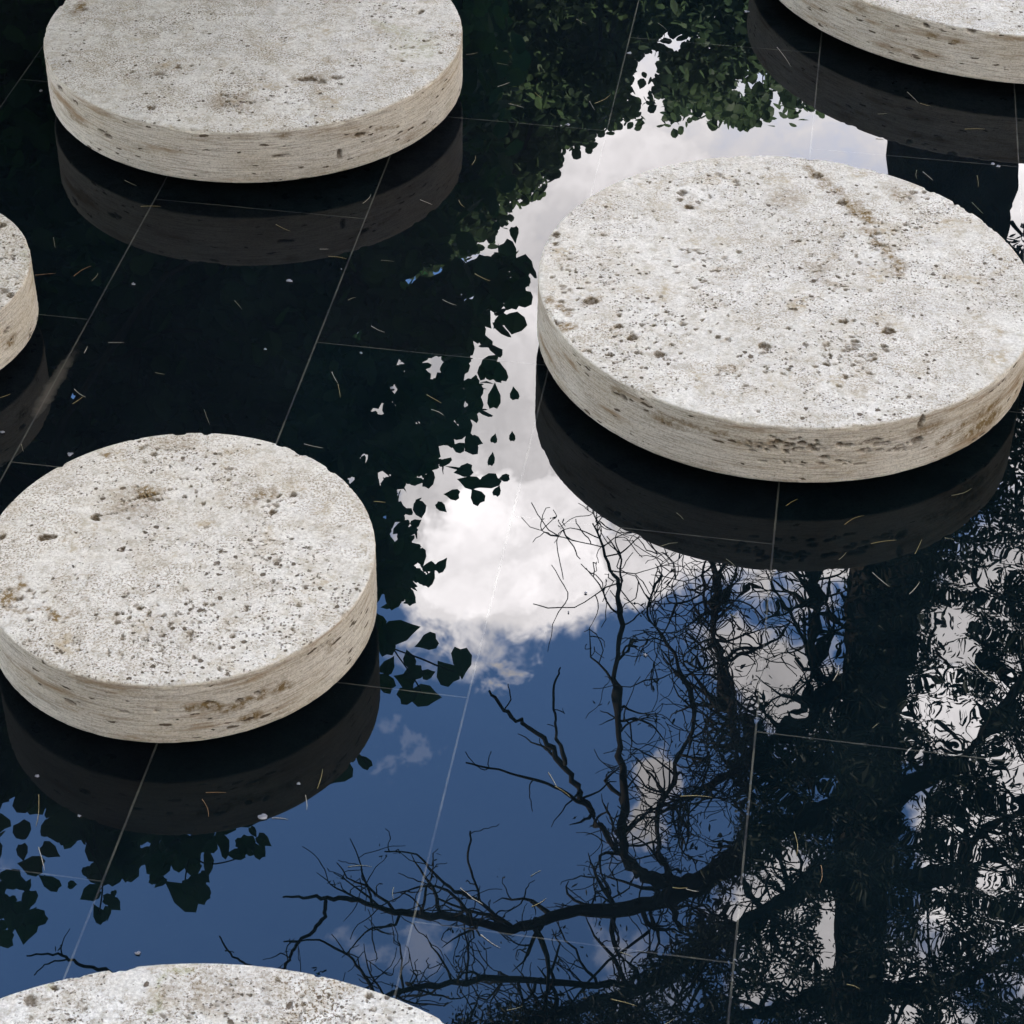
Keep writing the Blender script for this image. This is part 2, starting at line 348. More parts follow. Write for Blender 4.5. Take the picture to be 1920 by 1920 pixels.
# ------------------------------------------------------------------ stone discs
# centre (fit units), radius, features as (kind, px, py, rx px, ry px, strength)
def disc(c, R, label, seed, feats=(), sidefeats=(), rotn=0.0, dz=0.0):
    cx, cy = c[0]*U, c[1]*U; R = R*U
    root = empty('stepping_stone', (cx, cy, 0)); tag(root, label, 'stepping stone', 'round travertine stepping stones in the pool')
    nseg = int(max(720, R/.6*900)); nr = int(R/.0042); bev = .0035
    th = np.linspace(0, 2*np.pi, nseg, endpoint=False)
    prof = [(R*(k/nr)**1.0, TOP, 0.) for k in range(1, nr)]; prof[-1] = (R-bev*1.6, TOP, 0.)
    prof += [(R-bev*.55, TOP-bev*.22, .15), (R-bev*.12, TOP-bev*.75, .6)]
    ns = 40
    prof += [(R, TOP-bev*1.6-(TOP-BOT-bev*2.6)*k/ns, 1.) for k in range(ns+1)]
    prof += [(R-bev*.4, BOT+bev*.25, 1.), (R-bev*1.6, BOT, 1.), (R*.5, BOT, 1.)]
    prof = np.array(prof); m_ = len(prof)
    rr = prof[:, 0][:, None]; X = rr*np.cos(th); Y = rr*np.sin(th); Z = np.repeat(prof[:, 1][:, None], nseg, 1); S = np.repeat(prof[:, 2][:, None], nseg, 1)
    P = np.stack([X, Y, Z], -1).reshape(-1, 3); S = S.ravel(); stain = np.zeros(len(P)); pit = np.zeros(len(P)); moss = np.zeros(len(P))
    Pw = P+np.array([cx, cy, 0]); Pn = P+np.array([seed*3.1, seed*1.7, 0])
    warp = np.stack([fbm(Pn, 28, 3, seed+5)-.5, fbm(Pn, 28, 3, seed+9)-.5, fbm(Pn, 28, 3, seed+13)-.5], 1)*.05
    warpf = np.stack([fbm(Pn, 130, 2, seed+25)-.5, fbm(Pn, 130, 2, seed+29)-.5], 1)*.016
    def footprint(px, py, z=TOP):
        a = on_plane(px, py, z); return a
    istop = S < .05
    for (kd, px, py, rx, ry, s) in feats:
        a = footprint(px, py); dist = (a-CAM).length; ex = rx/F_PX*dist; ey = ry/F_PX*dist/math.sin(math.asin((CAM.z-TOP)/dist))
        q = (Pw[:, :2]+(warp[:, :2]*1.1 if kd != 'pit' else warpf[:, :2]+warp[:, :2]*.2)-np.array([a.x, a.y]))/np.array([ex, ey])
        g = np.clip(1.5-np.hypot(q[:, 0], q[:, 1]), 0, 1)**.7*s*istop
        if kd == 'pit': pit = np.maximum(pit, np.clip((g-.35*s)*5, 0, 1)*min(1, s+.15)); stain = np.maximum(stain, np.clip(1.7-np.hypot(q[:, 0], q[:, 1]), 0, .55)*istop*s)
        elif kd == 'stain': stain = np.maximum(stain, g)
        else: moss = np.maximum(moss, g)
    # side features: located by image position too, on the outer wall
    for (kd, px, py, rx, ry, s) in sidefeats:
        d = ray(px, py); ox, oy = CAM.x-cx, CAM.y-cy
        A_ = d.x**2+d.y**2; B_ = ox*d.x+oy*d.y; C_ = ox**2+oy**2-R*R; disc_ = B_*B_-A_*C_
        if disc_ <= 0: continue
        t = (-B_-math.sqrt(disc_))/A_; h = CAM+d*t; dist = d.length*t
        ang = math.atan2(h.y-cy, h.x-cx); la = np.arctan2(P[:, 1], P[:, 0]); da = (la-ang+np.pi) % (2*np.pi)-np.pi
        facing = abs(math.cos(ang-math.atan2(CAM.y-cy, CAM.x-cx)))
        ex = rx/F_PX*dist/max(.3, facing); ez = ry/F_PX*dist*1.25
        q0 = (da*R+warp[:, 0]*.5)/ex; q1 = (P[:, 2]-h.z+warp[:, 2]*.25)/ez
        g = np.clip(1.35-np.hypot(q0, q1), 0, 1)**.7*s*(S > .5)
        if kd == 'pit': pit = np.maximum(pit, np.clip(g*2, 0, 1))
        elif kd == 'stain': stain = np.maximum(stain, g)
        else: moss = np.maximum(moss, g)
    # relief: gentle unevenness, pits sunk into the stone, chipped arris
    lump = (fbm(Pn, 9, 3, seed+1)-.5)*.0025
    rad = P[:, :2]/(np.linalg.norm(P[:, :2], axis=1)[:, None]+1e-9)
    rough = (fbm(Pn*np.array([1, 1, 3.]), 60, 3, seed+2)-.5)*.0022
    edge = np.clip(1-np.abs(np.hypot(P[:, 0]-0, P[:, 1]-0)-R)/.010, 0, 1)*np.clip(1-(TOP-P[:, 2])/.010, 0, 1)
    chip = np.clip((fbm(Pn, 34, 3, seed+3)-.60)*7, 0, 1)*edge*.0052
    P[:, 2] += np.where(istop, lump+(fbm(Pn, 120, 2, seed+4)-.5)*.0016-pit*.005, 0)-chip*.8
    P[:, :2] += rad*(np.where(S > .5, rough-pit*.007, 0)-chip)[:, None]
    i = np.arange(m_-1)[:, None]*nseg; j = np.arange(nseg)[None]; j2 = (j+1) % nseg
    Fq = np.stack([i+j, i+nseg+j, i+nseg+j2, i+j2], -1).reshape(-1, 4)
    n0 = len(P); P = np.concatenate([P, [[0, 0, TOP], [0, 0, BOT]]]); j = np.arange(nseg)
    t1 = np.stack([np.full(nseg, n0), j, (j+1) % nseg], 1); t2 = np.stack([np.full(nseg, n0+1), (m_-1)*nseg+(j+1) % nseg, (m_-1)*nseg+j], 1)
    z = np.zeros(2)
    slab = mesh_np('slab', P, [Fq, np.concatenate([t1, t2])], TRAV, root, attrs=dict(stain=np.append(stain, z), pit=np.append(pit, z), moss=np.append(moss, z), side=np.append(S, [0, 1])))
    # recessed plinth the slab rests on
    r0 = R*.55; th = np.linspace(0, 2*np.pi, 64, endpoint=False); zz = [FLOOR, FLOOR+.02, BOT]; rr = [r0+.03, r0, r0]
    V = np.concatenate([np.stack([r*np.cos(th), r*np.sin(th), np.full(64, z_)], 1) for r, z_ in zip(rr, zz)]); V = np.concatenate([V, [[0, 0, BOT]]])
    i = np.arange(2)[:, None]*64; j = np.arange(64)[None]; j2 = (j+1) % 64
    Fq = np.stack([i+j, i+j2, i+64+j2, i+64+j], -1).reshape(-1, 4); jj = np.arange(64)
    mesh_np('plinth', V, [Fq], PLINTH, root)
    return root
def streak(kind, pts, r, s, n=3, ry=.6):
    out = []
    for (x0, y0), (x1, y1) in zip(pts[:-1], pts[1:]):
        k = max(1, int(math.hypot(x1-x0, y1-y0)/(r*(1.1 if kind != 'pit' else 1.5))))
        for q in range(k):
            f = q/k
            if kind == 'pit':
                if random.random() < .8: out.append(('pit', x0+(x1-x0)*f+random.gauss(0, r*.8), y0+(y1-y0)*f+random.gauss(0, r*.6), r*random.uniform(.35, 1.1), r*ry*random.uniform(.35, .9), s*random.uniform(.4, .9)))
                continue
            out.append((kind, x0+(x1-x0)*f+random.uniform(-r, r)*.3, y0+(y1-y0)*f+random.uniform(-r, r)*.3, r*random.uniform(.6, 1.2), r*ry*random.uniform(.6, 1.2), s*random.uniform(.6, 1)))
    return out
def peck(cx, cy, sx, sy, n, r0=2.2, r1=4.5, s=1.0):
    out = []
    for _ in range(n):
        r = r0*.75+(r1-r0*.75)*random.random()**2.5; out.append(('pit', random.gauss(cx, sx), random.gauss(cy, sy), r*random.uniform(.8, 1.7), r*random.uniform(.4, .8), s*random.uniform(.35, .85)))
    return out
fA = [('pit', 578, 148, 13, 3.5, 1), ('pit', 602, 152, 8, 3, .9), ('pit', 632, 145, 11, 2.5, .7), ('pit', 790, 22, 4, 3, .8), ('stain', 590, 148, 30, 8, .35), ('stain', 150, 15, 13, 7, .7), ('pit', 158, 17, 6, 3, .6),
      ('pit', 285, 201, 6, 2.5, .8), ('pit', 300, 137, 9, 3, .5), ('stain', 440, 190, 40, 14, .4), ('pit', 332, 126, 4, 2, .8)]
fA += streak('moss', [(705, 47), (745, 58), (790, 75), (800, 98), (760, 108)], 10, .6) + [('moss', 780, 85, 38, 22, .35)] + peck(770, 85, 28, 20, 16, 2, 3.5) + peck(440, 190, 25, 12, 14, 2, 3) + peck(300, 135, 40, 22, 14, 2, 3.2)
sA = [('pit', 675, 253, 9, 2, 1), ('pit', 633, 290, 3, 7, .9), ('stain', 675, 253, 14, 4, .7), ('pit', 202, 256, 6, 2.5, 1), ('pit', 190, 246, 5, 2, .9), ('pit', 113, 166, 4, 3, .9), ('stain', 140, 222, 20, 6, .4), ('pit', 525, 292, 12, 1.5, .8), ('stain', 530, 255, 16, 5, .5)] + streak('stain', [(705, 243), (750, 235)], 5, .6)
fC = [('pit', 84, 1008, 9, 5, 1), ('pit', 100, 1005, 5, 3, .8), ('pit', 180, 969, 7, 5, 1), ('pit', 3, 1005, 5, 5, 1), ('stain', 203, 846, 8, 7, .8), ('pit', 265, 1141, 6, 3, .9), ('stain', 275, 925, 22, 10, .75), ('stain', 492, 930, 24, 12, .6),
      ('pit', 510, 960, 6, 3.5, 1), ('pit', 550, 927, 5, 4, .9), ('stain', 320, 830, 36, 12, .3), ('stain', 250, 945, 48, 28, .3), ('pit', 229, 1028, 5, 4, .8), ('stain', 15, 1120, 18, 12, .85), ('stain', 100, 1155, 16, 6, .8)]
fC += streak('stain', [(0, 1130), (30, 1105), (45, 1075)], 8, .8) + streak('stain', [(20, 1135), (70, 1145), (110, 1155), (140, 1145)], 7, .7) + streak('pit', [(205, 962), (235, 952), (258, 948)], 4, .8) + peck(255, 935, 28, 16, 24, 2, 4.5) + peck(500, 935, 30, 16, 18, 2, 4) + peck(310, 850, 60, 22, 40, 1.8, 3.4, .8) + peck(300, 1180, 110, 40, 170, 1.6, 3.4, .85) + peck(80, 1130, 45, 20, 30, 2, 4) + peck(520, 1040, 60, 40, 50, 1.8, 3.8, .8) + peck(360, 920, 40, 20, 30, 2, 4)
sC = streak('stain', [(350, 1330), (430, 1325), (480, 1310), (560, 1275)], 14, .85, ry=.7) + [('stain', 470, 1345, 22, 9, .7), ('pit', 130, 1316, 8, 3, 1), ('pit', 232, 1336, 9, 2, 1), ('pit', 445, 1316, 5, 3, 1), ('pit', 480, 1300, 5, 3, 1), ('pit', 390, 1318, 10, 2, .9), ('pit', 294, 1334, 4, 2, .8), ('stain', 620, 1210, 10, 12, .5)] + streak('pit', [(600, 1212), (630, 1196)], 3, .7)
fD = streak('stain', [(1528, 325), (1560, 358), (1580, 378), (1620, 410), (1645, 450), (1680, 490), (1690, 530)], 15, .85, ry=.6) + streak('pit', [(1635, 445), (1650, 465), (1675, 495)], 5, .8)
fD += [('pit', 1533, 328, 9, 4, 1), ('pit', 1579, 380, 7, 4, 1), ('pit', 1667, 620, 11, 5, 1), ('stain', 1667, 622, 16, 9, .8), ('pit', 1105, 564, 11, 5, .9), ('stain', 1105, 564, 16, 8, .6), ('pit', 1160, 612, 7, 3, 1), ('pit', 1188, 632, 8, 4, .9), ('pit', 1235, 665, 7, 4, 1), ('pit', 1433, 648, 10, 3.5, 1), ('pit', 1292, 387, 7, 3, .9), ('pit', 1278, 361, 6, 4, .9), ('pit', 1580, 603, 8, 3, .8),
       ('stain', 1035, 560, 12, 8, .6), ('stain', 1052, 582, 12, 7, .6), ('pit', 1040, 605, 7, 4, .8), ('stain', 1060, 612, 14, 8, .6), ('pit', 1042, 440, 5, 4, .9), ('stain', 1360, 690, 16, 8, .5), ('stain', 1290, 385, 20, 10, .3), ('stain', 1690, 365, 16, 10, .5), ('stain', 1475, 370, 30, 18, .3)]
fD += streak('pit', [(1333, 628), (1350, 636), (1375, 640), (1400, 643)], 6, .9, ry=.5) + streak('pit', [(1280, 468), (1305, 474), (1335, 478)], 5, .8, ry=.5) + streak('pit', [(1570, 645), (1600, 655), (1640, 670), (1622, 682), (1602, 700)], 6, .9) + streak('pit', [(1678, 640), (1674, 660)], 4, .7) + streak('stain', [(1545, 500), (1510, 500), (1560, 540), (1580, 555)], 12, .4)
fD += peck(1060, 530, 25, 50, 40, 2, 5) + peck(1200, 640, 60, 35, 45, 2, 4.5) + peck(1290, 480, 90, 60, 70, 1.8, 3.6, .8) + peck(1640, 450, 25, 35, 30, 2, 4) + peck(1560, 520, 60, 40, 50, 1.8, 3.4, .8) + peck(1580, 650, 60, 25, 40, 2, 4.5) + peck(1450, 700, 130, 35, 80, 1.8, 3.2, .8) + peck(1300, 340, 90, 20, 40, 1.8, 3.4, .8) + peck(1720, 380, 60, 25, 40, 1.8, 3.6, .8)
sD = [('stain', 1850, 790, 26, 12, 1), ('stain', 1830, 805, 34, 10, .7), ('pit', 1720, 826, 9, 6, 1), ('pit', 1727, 790, 3, 12, .7), ('stain', 1740, 805, 30, 14, .5), ('pit', 1502, 833, 8, 3, 1), ('pit', 1528, 843, 6, 2.5, 1), ('pit', 1635, 828, 14, 3, .9), ('pit', 1585, 835, 12, 2, .8), ('pit', 1548, 857, 8, 2, .8), ('stain', 1250, 790, 30, 8, .5), ('stain', 1400, 830, 60, 9, .3), ('stain', 1160, 735, 18, 8, .5), ('pit', 1172, 748, 5, 4, .8)]
sD += [('pit', random.uniform(1400, 1720), random.gauss(836, 8), random.uniform(2, 9), random.uniform(1.2, 2.2), random.uniform(.6, 1)) for _ in range(46)] + [('pit', random.uniform(1400, 1620), random.gauss(868, 3), random.uniform(2, 8), 1.2, .8) for _ in range(16)] + streak('stain', [(1240, 775), (1300, 800), (1370, 815)], 7, .6) + streak('stain', [(1760, 830), (1820, 790), (1880, 745)], 12, .7)
fF = streak('moss', [(345, 1815), (320, 1838), (305, 1850), (280, 1900)], 8, .8) + [('moss', 340, 1822, 24, 9, .7), ('moss', 90, 1853, 12, 6, .8), ('pit', 102, 1852, 6, 4, .9), ('pit', 57, 1878, 9, 8, .6), ('stain', 420, 1860, 90, 30, .3), ('pit', 690, 1870, 5, 3, .8), ('pit', 520, 1836, 5, 3, .6)] + peck(600, 1890, 90, 18, 50, 1.8, 3.6, .8) + peck(300, 1890, 120, 20, 50, 1.8, 3.4, .7)
fE = [('pit', 5, 423, 6, 3, .9), ('moss', 52, 480, 8, 20, .5), ('pit', 10, 545, 6, 3, .8), ('pit', 18, 552, 5, 3, .8)] + peck(20, 500, 20, 40, 30, 1.8, 3)
sE = [('stain', 20, 640, 14, 8, .7), ('pit', 12, 622, 5, 3, .8), ('moss', 62, 520, 7, 20, .5)]
fB = []; sB = [('stain', 1790, 78, 10, 4, .7), ('pit', 1820, 57, 6, 3, .9), ('pit', 1735, 48, 4, 3, .7), ('stain', 1610, 15, 14, 7, .4), ('stain', 1745, 65, 14, 6, .5)]
disc((-1.2770, 9.5057), .9987, 'round slab at the upper left, yellowish lichen near its right edge, two dark pits', 1, fA, sA)
disc((-1.1327, 5.6266), .6676, 'small round slab at the lower left, brown stains at its left rim, rusty side bands', 2, fC, sC)
disc((1.0906, 7.3841), 1.0, 'large round slab right of centre, curved brown streak on top and rusty right side', 3, fD, sD)
disc((2.6390, 10.9532), 1.3830, 'big pale slab in the top right corner, only its front edge showing', 4, fB, sB)
disc((-2.5908, 7.3366), .6262, 'slab cut by the left edge of the view, greenish lichen on its worn rim', 5, fE, sE)
disc((-.8131, 2.6009), 1.2567, 'wide slab cut by the bottom edge, greenish moss line on its far rim', 6, fF, [])

# ------------------------------------------------------------------ foliage
def leaves_np(P, size, kind='broad', up=.35, droop=0):
    """one leaf blade (a folded pointed ellipse) per point, randomly turned"""
    n = len(P)
    if kind == 'broad': T0 = np.array([(0,0,0),(.30,.18,.02),(.46,.50,.05),(.33,.82,.02),(0,1.08,-.05),(-.33,.82,.02),(-.46,.50,.05),(-.30,.18,.02),(0,.5,-.05)], float); T0[:, 1] -= .5
    elif kind == 'round': T0 = np.array([(0,.02,0),(.34,-.02,.03),(.55,.30,.06),(.48,.68,.04),(.20,.95,0),(0,1.04,-.04),(-.20,.95,0),(-.48,.68,.04),(-.55,.30,.06),(-.34,-.02,.03),(0,.5,-.05)], float); T0[:, 1] -= .5
    else: T0 = np.array([(0,0,0),(.13,.35,.01),(.10,.72,.01),(0,1,-.03),(-.10,.72,.01),(-.13,.35,.01),(0,.5,-.02)], float); T0[:, 1] -= .5
    m_ = len(T0); a = RNG.normal(size=(n, 3)); a /= np.linalg.norm(a, axis=1)[:, None]
    nz = RNG.normal(size=(n, 3)); nz[:, 2] += up*3; b = np.cross(nz, a); b /= np.linalg.norm(b, axis=1)[:, None]; c = np.cross(a, b)
    s = size*RNG.uniform(.65, 1.2, n)
    # x -> b, y -> a, z -> c
    V = P[:, None]+s[:, None, None]*(T0[None, :, 0:1]*b[:, None]+T0[None, :, 1:2]*a[:, None]+T0[None, :, 2:3]*c[:, None])
    tri = np.array([(m_-1, k, (k+1) % (m_-1)) for k in range(m_-1)])
    Fc = (np.arange(n)[:, None, None]*m_+tri[None]).reshape(-1, 3)
    return V.reshape(-1, 3), Fc
def inpoly(x, y, poly):
    r = np.zeros(len(x), bool); k = len(poly)
    for i in range(k):
        x0, y0 = poly[i]; x1, y1 = poly[(i+1) % k]
        c = ((y0 > y) != (y1 > y)) & (x < (x1-x0)*(y-y0)/(y1-y0+1e-9)+x0); r ^= c
    return r
def above_np(px, py, Y):
    x = (px-960)/F_PX; y = -(py-960)/F_PX
    d = np.array(FWD)[None]+x[:, None]*np.array(RGT)[None]+y[:, None]*np.array(UPC)[None]
    p = np.array(CAM)[None]+d*(Y/d[:, 1])[:, None]; p[:, 2] *= -1
    return p
def clump_points(poly, yfun, nclump, nleaf, crad, holes=()):
    xs = [p[0] for p in poly]; ys = [p[1] for p in poly]; X = np.zeros(0); Y = np.zeros(0)
    while len(X) < nclump:
        x = RNG.uniform(min(xs), max(xs), 4000); y = RNG.uniform(min(ys), max(ys), 4000); k = inpoly(x, y, poly)
        for (hx, hy, hr, hs, pr) in holes:
            k &= ~(((x-hx)/hr)**2+((y-hy)/hs)**2 < RNG.uniform(.8, 1.2, len(x))) | (RNG.uniform(size=len(x)) < pr)
        X = np.append(X, x[k]); Y = np.append(Y, y[k])
    X, Y = X[:nclump], Y[:nclump]; ce = above_np(X, Y, yfun(X, Y, RNG.uniform(size=nclump)))
    off = RNG.normal(size=(nclump, nleaf, 3)); off *= (RNG.uniform(size=(nclump, nleaf, 1))**.5)/np.linalg.norm(off, axis=2)[..., None]*crad
    P = (ce[:, None]+off).reshape(-1, 3); return P[P[:, 2] > .25], ce
def wiggle(P0, P1, k, amp):
    P0 = np.array(P0, float); P1 = np.array(P1, float); L = np.linalg.norm(P1-P0); t = np.linspace(0, 1, k)[:, None]
    w = np.cumsum(RNG.normal(size=(k, 3)), 0); w -= w[:1]; w = w-t*w[-1:]
    return P0+(P1-P0)*t+w*amp*L/max(1, k)**.5

def smooth_line(pts, sub=6):
    """Catmull-Rom through points (px, py, Y, width px) with light kinks"""
    P = [above(p[0], p[1], p[2]) for p in pts]; Wd = []
    for p, q in zip(pts, P): Wd.append(p[3]/2/F_PX*math.sqrt(q.x**2+q.y**2+(q.z+CAM.z)**2))
    P = np.array([tuple(p) for p in P]); out, rad = [], []
    for i in range(len(P)-1):
        p0 = P[max(0, i-1)]; p1 = P[i]; p2 = P[i+1]; p3 = P[min(len(P)-1, i+2)]
        for s in range(sub):
            t = s/sub; out.append(.5*((2*p1)+(-p0+p2)*t+(2*p0-5*p1+4*p2-p3)*t*t+(-p0+3*p1-3*p2+p3)*t**3)); rad.append(Wd[i]*(1-t)+Wd[i+1]*t)
    out.append(P[-1]); rad.append(Wd[-1]); return np.array(out), np.array(rad)
def grow(L, R, tubes, tips, nper, length, depth, curl=.5, rmin=.0036, bias=(0, 0, 0), start=.1):
    """side twigs along the line L"""
    k = len(L)
    for _ in range(nper):
        i = random.randint(int(k*start), k-2); base = L[i]; r = min(R[i]*.55, .012 if depth == 1 else .02)
        r = max(r, rmin); tdir = L[min(k-1, i+1)]-L[i]; tdir /= np.linalg.norm(tdir)+1e-9
        d = RNG.normal(size=3); d -= d@tdir*tdir*.6; d = d/np.linalg.norm(d)+tdir*.5+np.array(bias); d /= np.linalg.norm(d)
        n = 7; pts = [base]; step = length*random.uniform(.5, 1.2)/n; dd = d.copy()
        for q in range(n):
            dd = dd+RNG.normal(size=3)*curl*.5; dd /= np.linalg.norm(dd); pts.append(pts[-1]+dd*step)
        pts = np.array(pts); rr = np.linspace(r, rmin*.7, n+1); tubes.append(tube_np(pts, rr, 4))
        tips.append(pts[n//2:])
        if depth > 1: grow(pts, rr, tubes, tips, 4, length*.55, depth-1, curl, rmin, bias, .2)

def tree(label, name, group, base, trunk_tubes, trunk_mat, crownVF, leaf_mat, branches=None):
    root = empty(name, base); tag(root, label, 'tree', group); b = np.array(base)
    V, Fc = merge_tubes(trunk_tubes); mesh_np('trunk', V-b, Fc, trunk_mat, root)
    if branches:
        V, Fc = merge_tubes(branches); mesh_np('branches', V-b, Fc, TWIG, root)
    if crownVF is not None:
        V, Fc = crownVF; mesh_np('crown', V-b, Fc, leaf_mat, root, smooth=False)
    return root

def to_px(P):
    d = P.copy(); d[:, 2] = -d[:, 2]-CAM.z; z = d@np.array(FWD); return 960+F_PX*(d@np.array(RGT))/z, 960-F_PX*(d@np.array(UPC))/z
def thin(P, gaps):
    """leave openings in a crown: (px, py, half width, half height, turn, share of leaves kept)"""
    x, y = to_px(P); keep = np.ones(len(P), bool); jx = (fbm(P, 3.0, 2, 41)-.5)*26; jy = (fbm(P, 3.0, 2, 47)-.5)*26
    for (gx, gy, a, b, t, k) in gaps:
        c, sn = math.cos(math.radians(t)), math.sin(math.radians(t)); u = (x-gx+jx)*c+(y-gy+jy)*sn; v = -(x-gx+jx)*sn+(y-gy+jy)*c
        keep &= ~(((u/(a+13))**2+(v/(b+13))**2 < 1) & (RNG.uniform(size=len(P)) > k))
    return P[keep]
GAPL = [(768,524,24,7,-35,0),(815,505,20,6,-20,0),(862,405,12,6,20,.02),(893,420,9,18,10,0),(918,440,20,10,-30,0),(848,455,5,13,0,0),(870,482,26,7,5,0),(905,470,18,8,-20,0),(883,553,7,9,0,0),(815,682,6,20,12,0),(893,668,12,10,-40,0),(880,695,8,16,20,0),(712,760,12,5,-25,0),(668,618,3,4,0,.05),(675,635,3,3,0,.05),
        (735,728,7,4,0,.05),(742,690,3,3,0,0),(845,838,18,7,-15,0),(880,865,18,12,0,.02),(812,930,8,22,10,0),(850,905,12,14,0,.03),(900,800,14,6,-20,0),(740,1000,8,14,0,0),(760,940,10,6,-30,0),(715,900,6,4,0,0),(930,745,10,16,20,0),(925,600,14,10,0,.1),(720,1130,8,8,0,0),(690,860,8,4,-20,0),(655,900,4,3,0,0),
        (40,1590,34,14,-20,0),(70,1520,18,10,0,0),(20,1530,14,18,0,0),(150,1590,16,8,10,0),(100,1600,10,20,0,0),(285,1575,14,6,0,0)]
GAPF = [(1212,140,12,36,15,.06),(1262,76,22,8,0,.15),(1235,205,2,16,0,.05),(1405,150,24,8,0,.22),(1375,180,10,6,0,.2),(1335,95,8,8,0,.3),(1130,125,8,5,0,.3),(1370,40,30,6,0,.4),(1455,185,4,14,0,.2),(1300,60,14,3,0,.4),(1430,95,12,4,0,.3)]
GAPR = [(1715,1490,16,70,0,0),(1755,1330,24,34,10,.12),(1815,1350,16,40,-10,.15),(1775,1405,36,8,-10,.15),(1900,1270,26,40,20,.1),(1830,1560,36,26,-30,.03),(1790,1590,30,12,-40,.03),(1510,1530,34,8,-35,0),(1535,1490,6,12,0,0),(1460,1655,30,16,20,.05),(1485,1620,20,10,0,0),(1400,1690,26,34,25,.05),(1555,1715,8,16,0,0),(1545,1750,8,8,0,0),(1550,1790,7,12,20,0),(1800,1220,26,12,0,.1),(1780,1165,22,22,0,.05),(1825,1090,30,12,-20,.15),(1500,1850,16,6,10,0),(1420,1880,20,8,0,.1),(1290,1870,26,8,0,.2),(1880,1780,30,14,0,.1),(1900,1860,20,10,0,.1),(1760,1650,20,12,0,.15),(1870,1640,24,18,30,.1),(1690,1900,20,8,0,.2),(1340,1440,20,30,0,.2),(1905,1480,18,40,0,.15),(1750,1740,14,30,0,.2)]
# broadleaf tree on the left, leaning out over the pool
polyL = [(-500,-250),(905,-250),(915,200),(905,380),(900,470),(930,500),(925,590),(875,640),(890,690),(890,745),(860,790),(800,850),(745,930),(720,985),(800,1055),(735,1105),(660,1130),(600,1200),(600,1370),(560,1420),(500,1470),(400,1490),(340,1560),(230,1580),(150,1540),(90,1440),(-20,1500),(-60,1620),(-400,1640)]
def yL(x, y, u):
    near = np.clip((y-900)/600, 0, 1)
    return (7.4+u*3.2)*(1-near)+(4.8+u*1.5)*near
holesL = [(880,440,55,26,.12),(800,520,45,14,.1),(868,553,10,10,0),(905,655,28,14,.1),(815,690,16,26,.1),(850,850,60,30,.2),(900,810,40,16,.3),(760,1020,26,14,.2),(40,1590,50,20,.1),(60,1500,24,14,.2)]
PL, ceL = clump_points(polyL, yL, 2300, 26, .20, holesL)
PL = thin(PL, GAPL); hL = len(PL)//2; PL = PL[RNG.permutation(len(PL))]; VL, FL = merge([leaves_np(PL[:hL], .10, 'broad', up=.3), (lambda v: (v[0], v[1]))(leaves_np(PL[hL:], .085, 'round', up=.3))])
# loose leaves and sprigs at the rim of that crown: (px, py, Y, length px)
single = [(752,1185,6,62),(725,1200,6,60),(800,1205,6,44),(770,1235,6,30),(775,1260,6,40),(760,1275,6,36),(802,1262,6,28),(835,1262,6,46),(862,1240,6,58),(798,1302,6,58),(765,1300,6,44),(730,1250,6,40),(722,1280,6,40),(680,1425,5.4,36),
          (345,1680,5,92),(388,1670,5,36),(385,1645,5,30),(462,1585,5,52),(485,1595,5,44),(445,1600,5,44),(290,1648,5,34),(300,1655,5,30),(185,1712,5,46),(170,1675,5,42),(205,1685,5,34),(202,1650,5,30),(55,1690,5,50),(25,1720,5,70),(50,1740,5,60),(70,1725,5,44),(8,1760,5,46),(20,1650,5,60),(60,1620,5,60),(5,1690,5,60),(95,1655,5,56),
          (955,470,9,40),(975,520,9,44),(960,560,9,40),(940,600,9,40),(920,680,9,40),(940,700,9,34),(965,738,9,26),(925,745,9,44),(880,905,8.4,42),(915,905,8.4,46),(945,895,8.4,28),(870,880,8.4,34),(895,935,8.4,30),(850,930,8.4,30),(830,955,8.4,26),(930,925,8.4,22),(920,860,8.4,24),(860,835,8.4,26),(890,825,8.4,24),(925,820,8.4,18),(960,815,8.4,16),
          (830,1060,8,32),(808,1085,8,38),(770,1000,8,30),(780,985,8,24),(735,1050,8,40),(790,1045,8,34),(755,1110,8,34),(730,1135,8,26),(965,440,9,30),(930,425,9,24),(905,410,9,20),(870,470,9,24),(850,400,9,24),(845,500,8.6,50),(880,540,8.6,60),(900,590,8.6,60),(830,600,8.6,60)]
single += [(x+random.uniform(-34, 34), y-abs(random.gauss(0, 22)), Yd+random.uniform(-.2, .3), l*random.uniform(.5, .75)) for (x, y, Yd, l) in single if y > 1500 for _ in range(2)]
sp_, ssz = [], []
for (x, y, Yd, l) in single:
    p = above(x, y, Yd); D = math.sqrt(p.x**2+p.y**2+(p.z+CAM.z)**2); sp_.append(tuple(p)); ssz.append(l/F_PX*D*(.92 if y < 1500 else .74))
Vs, Fs = [], []; o = 0
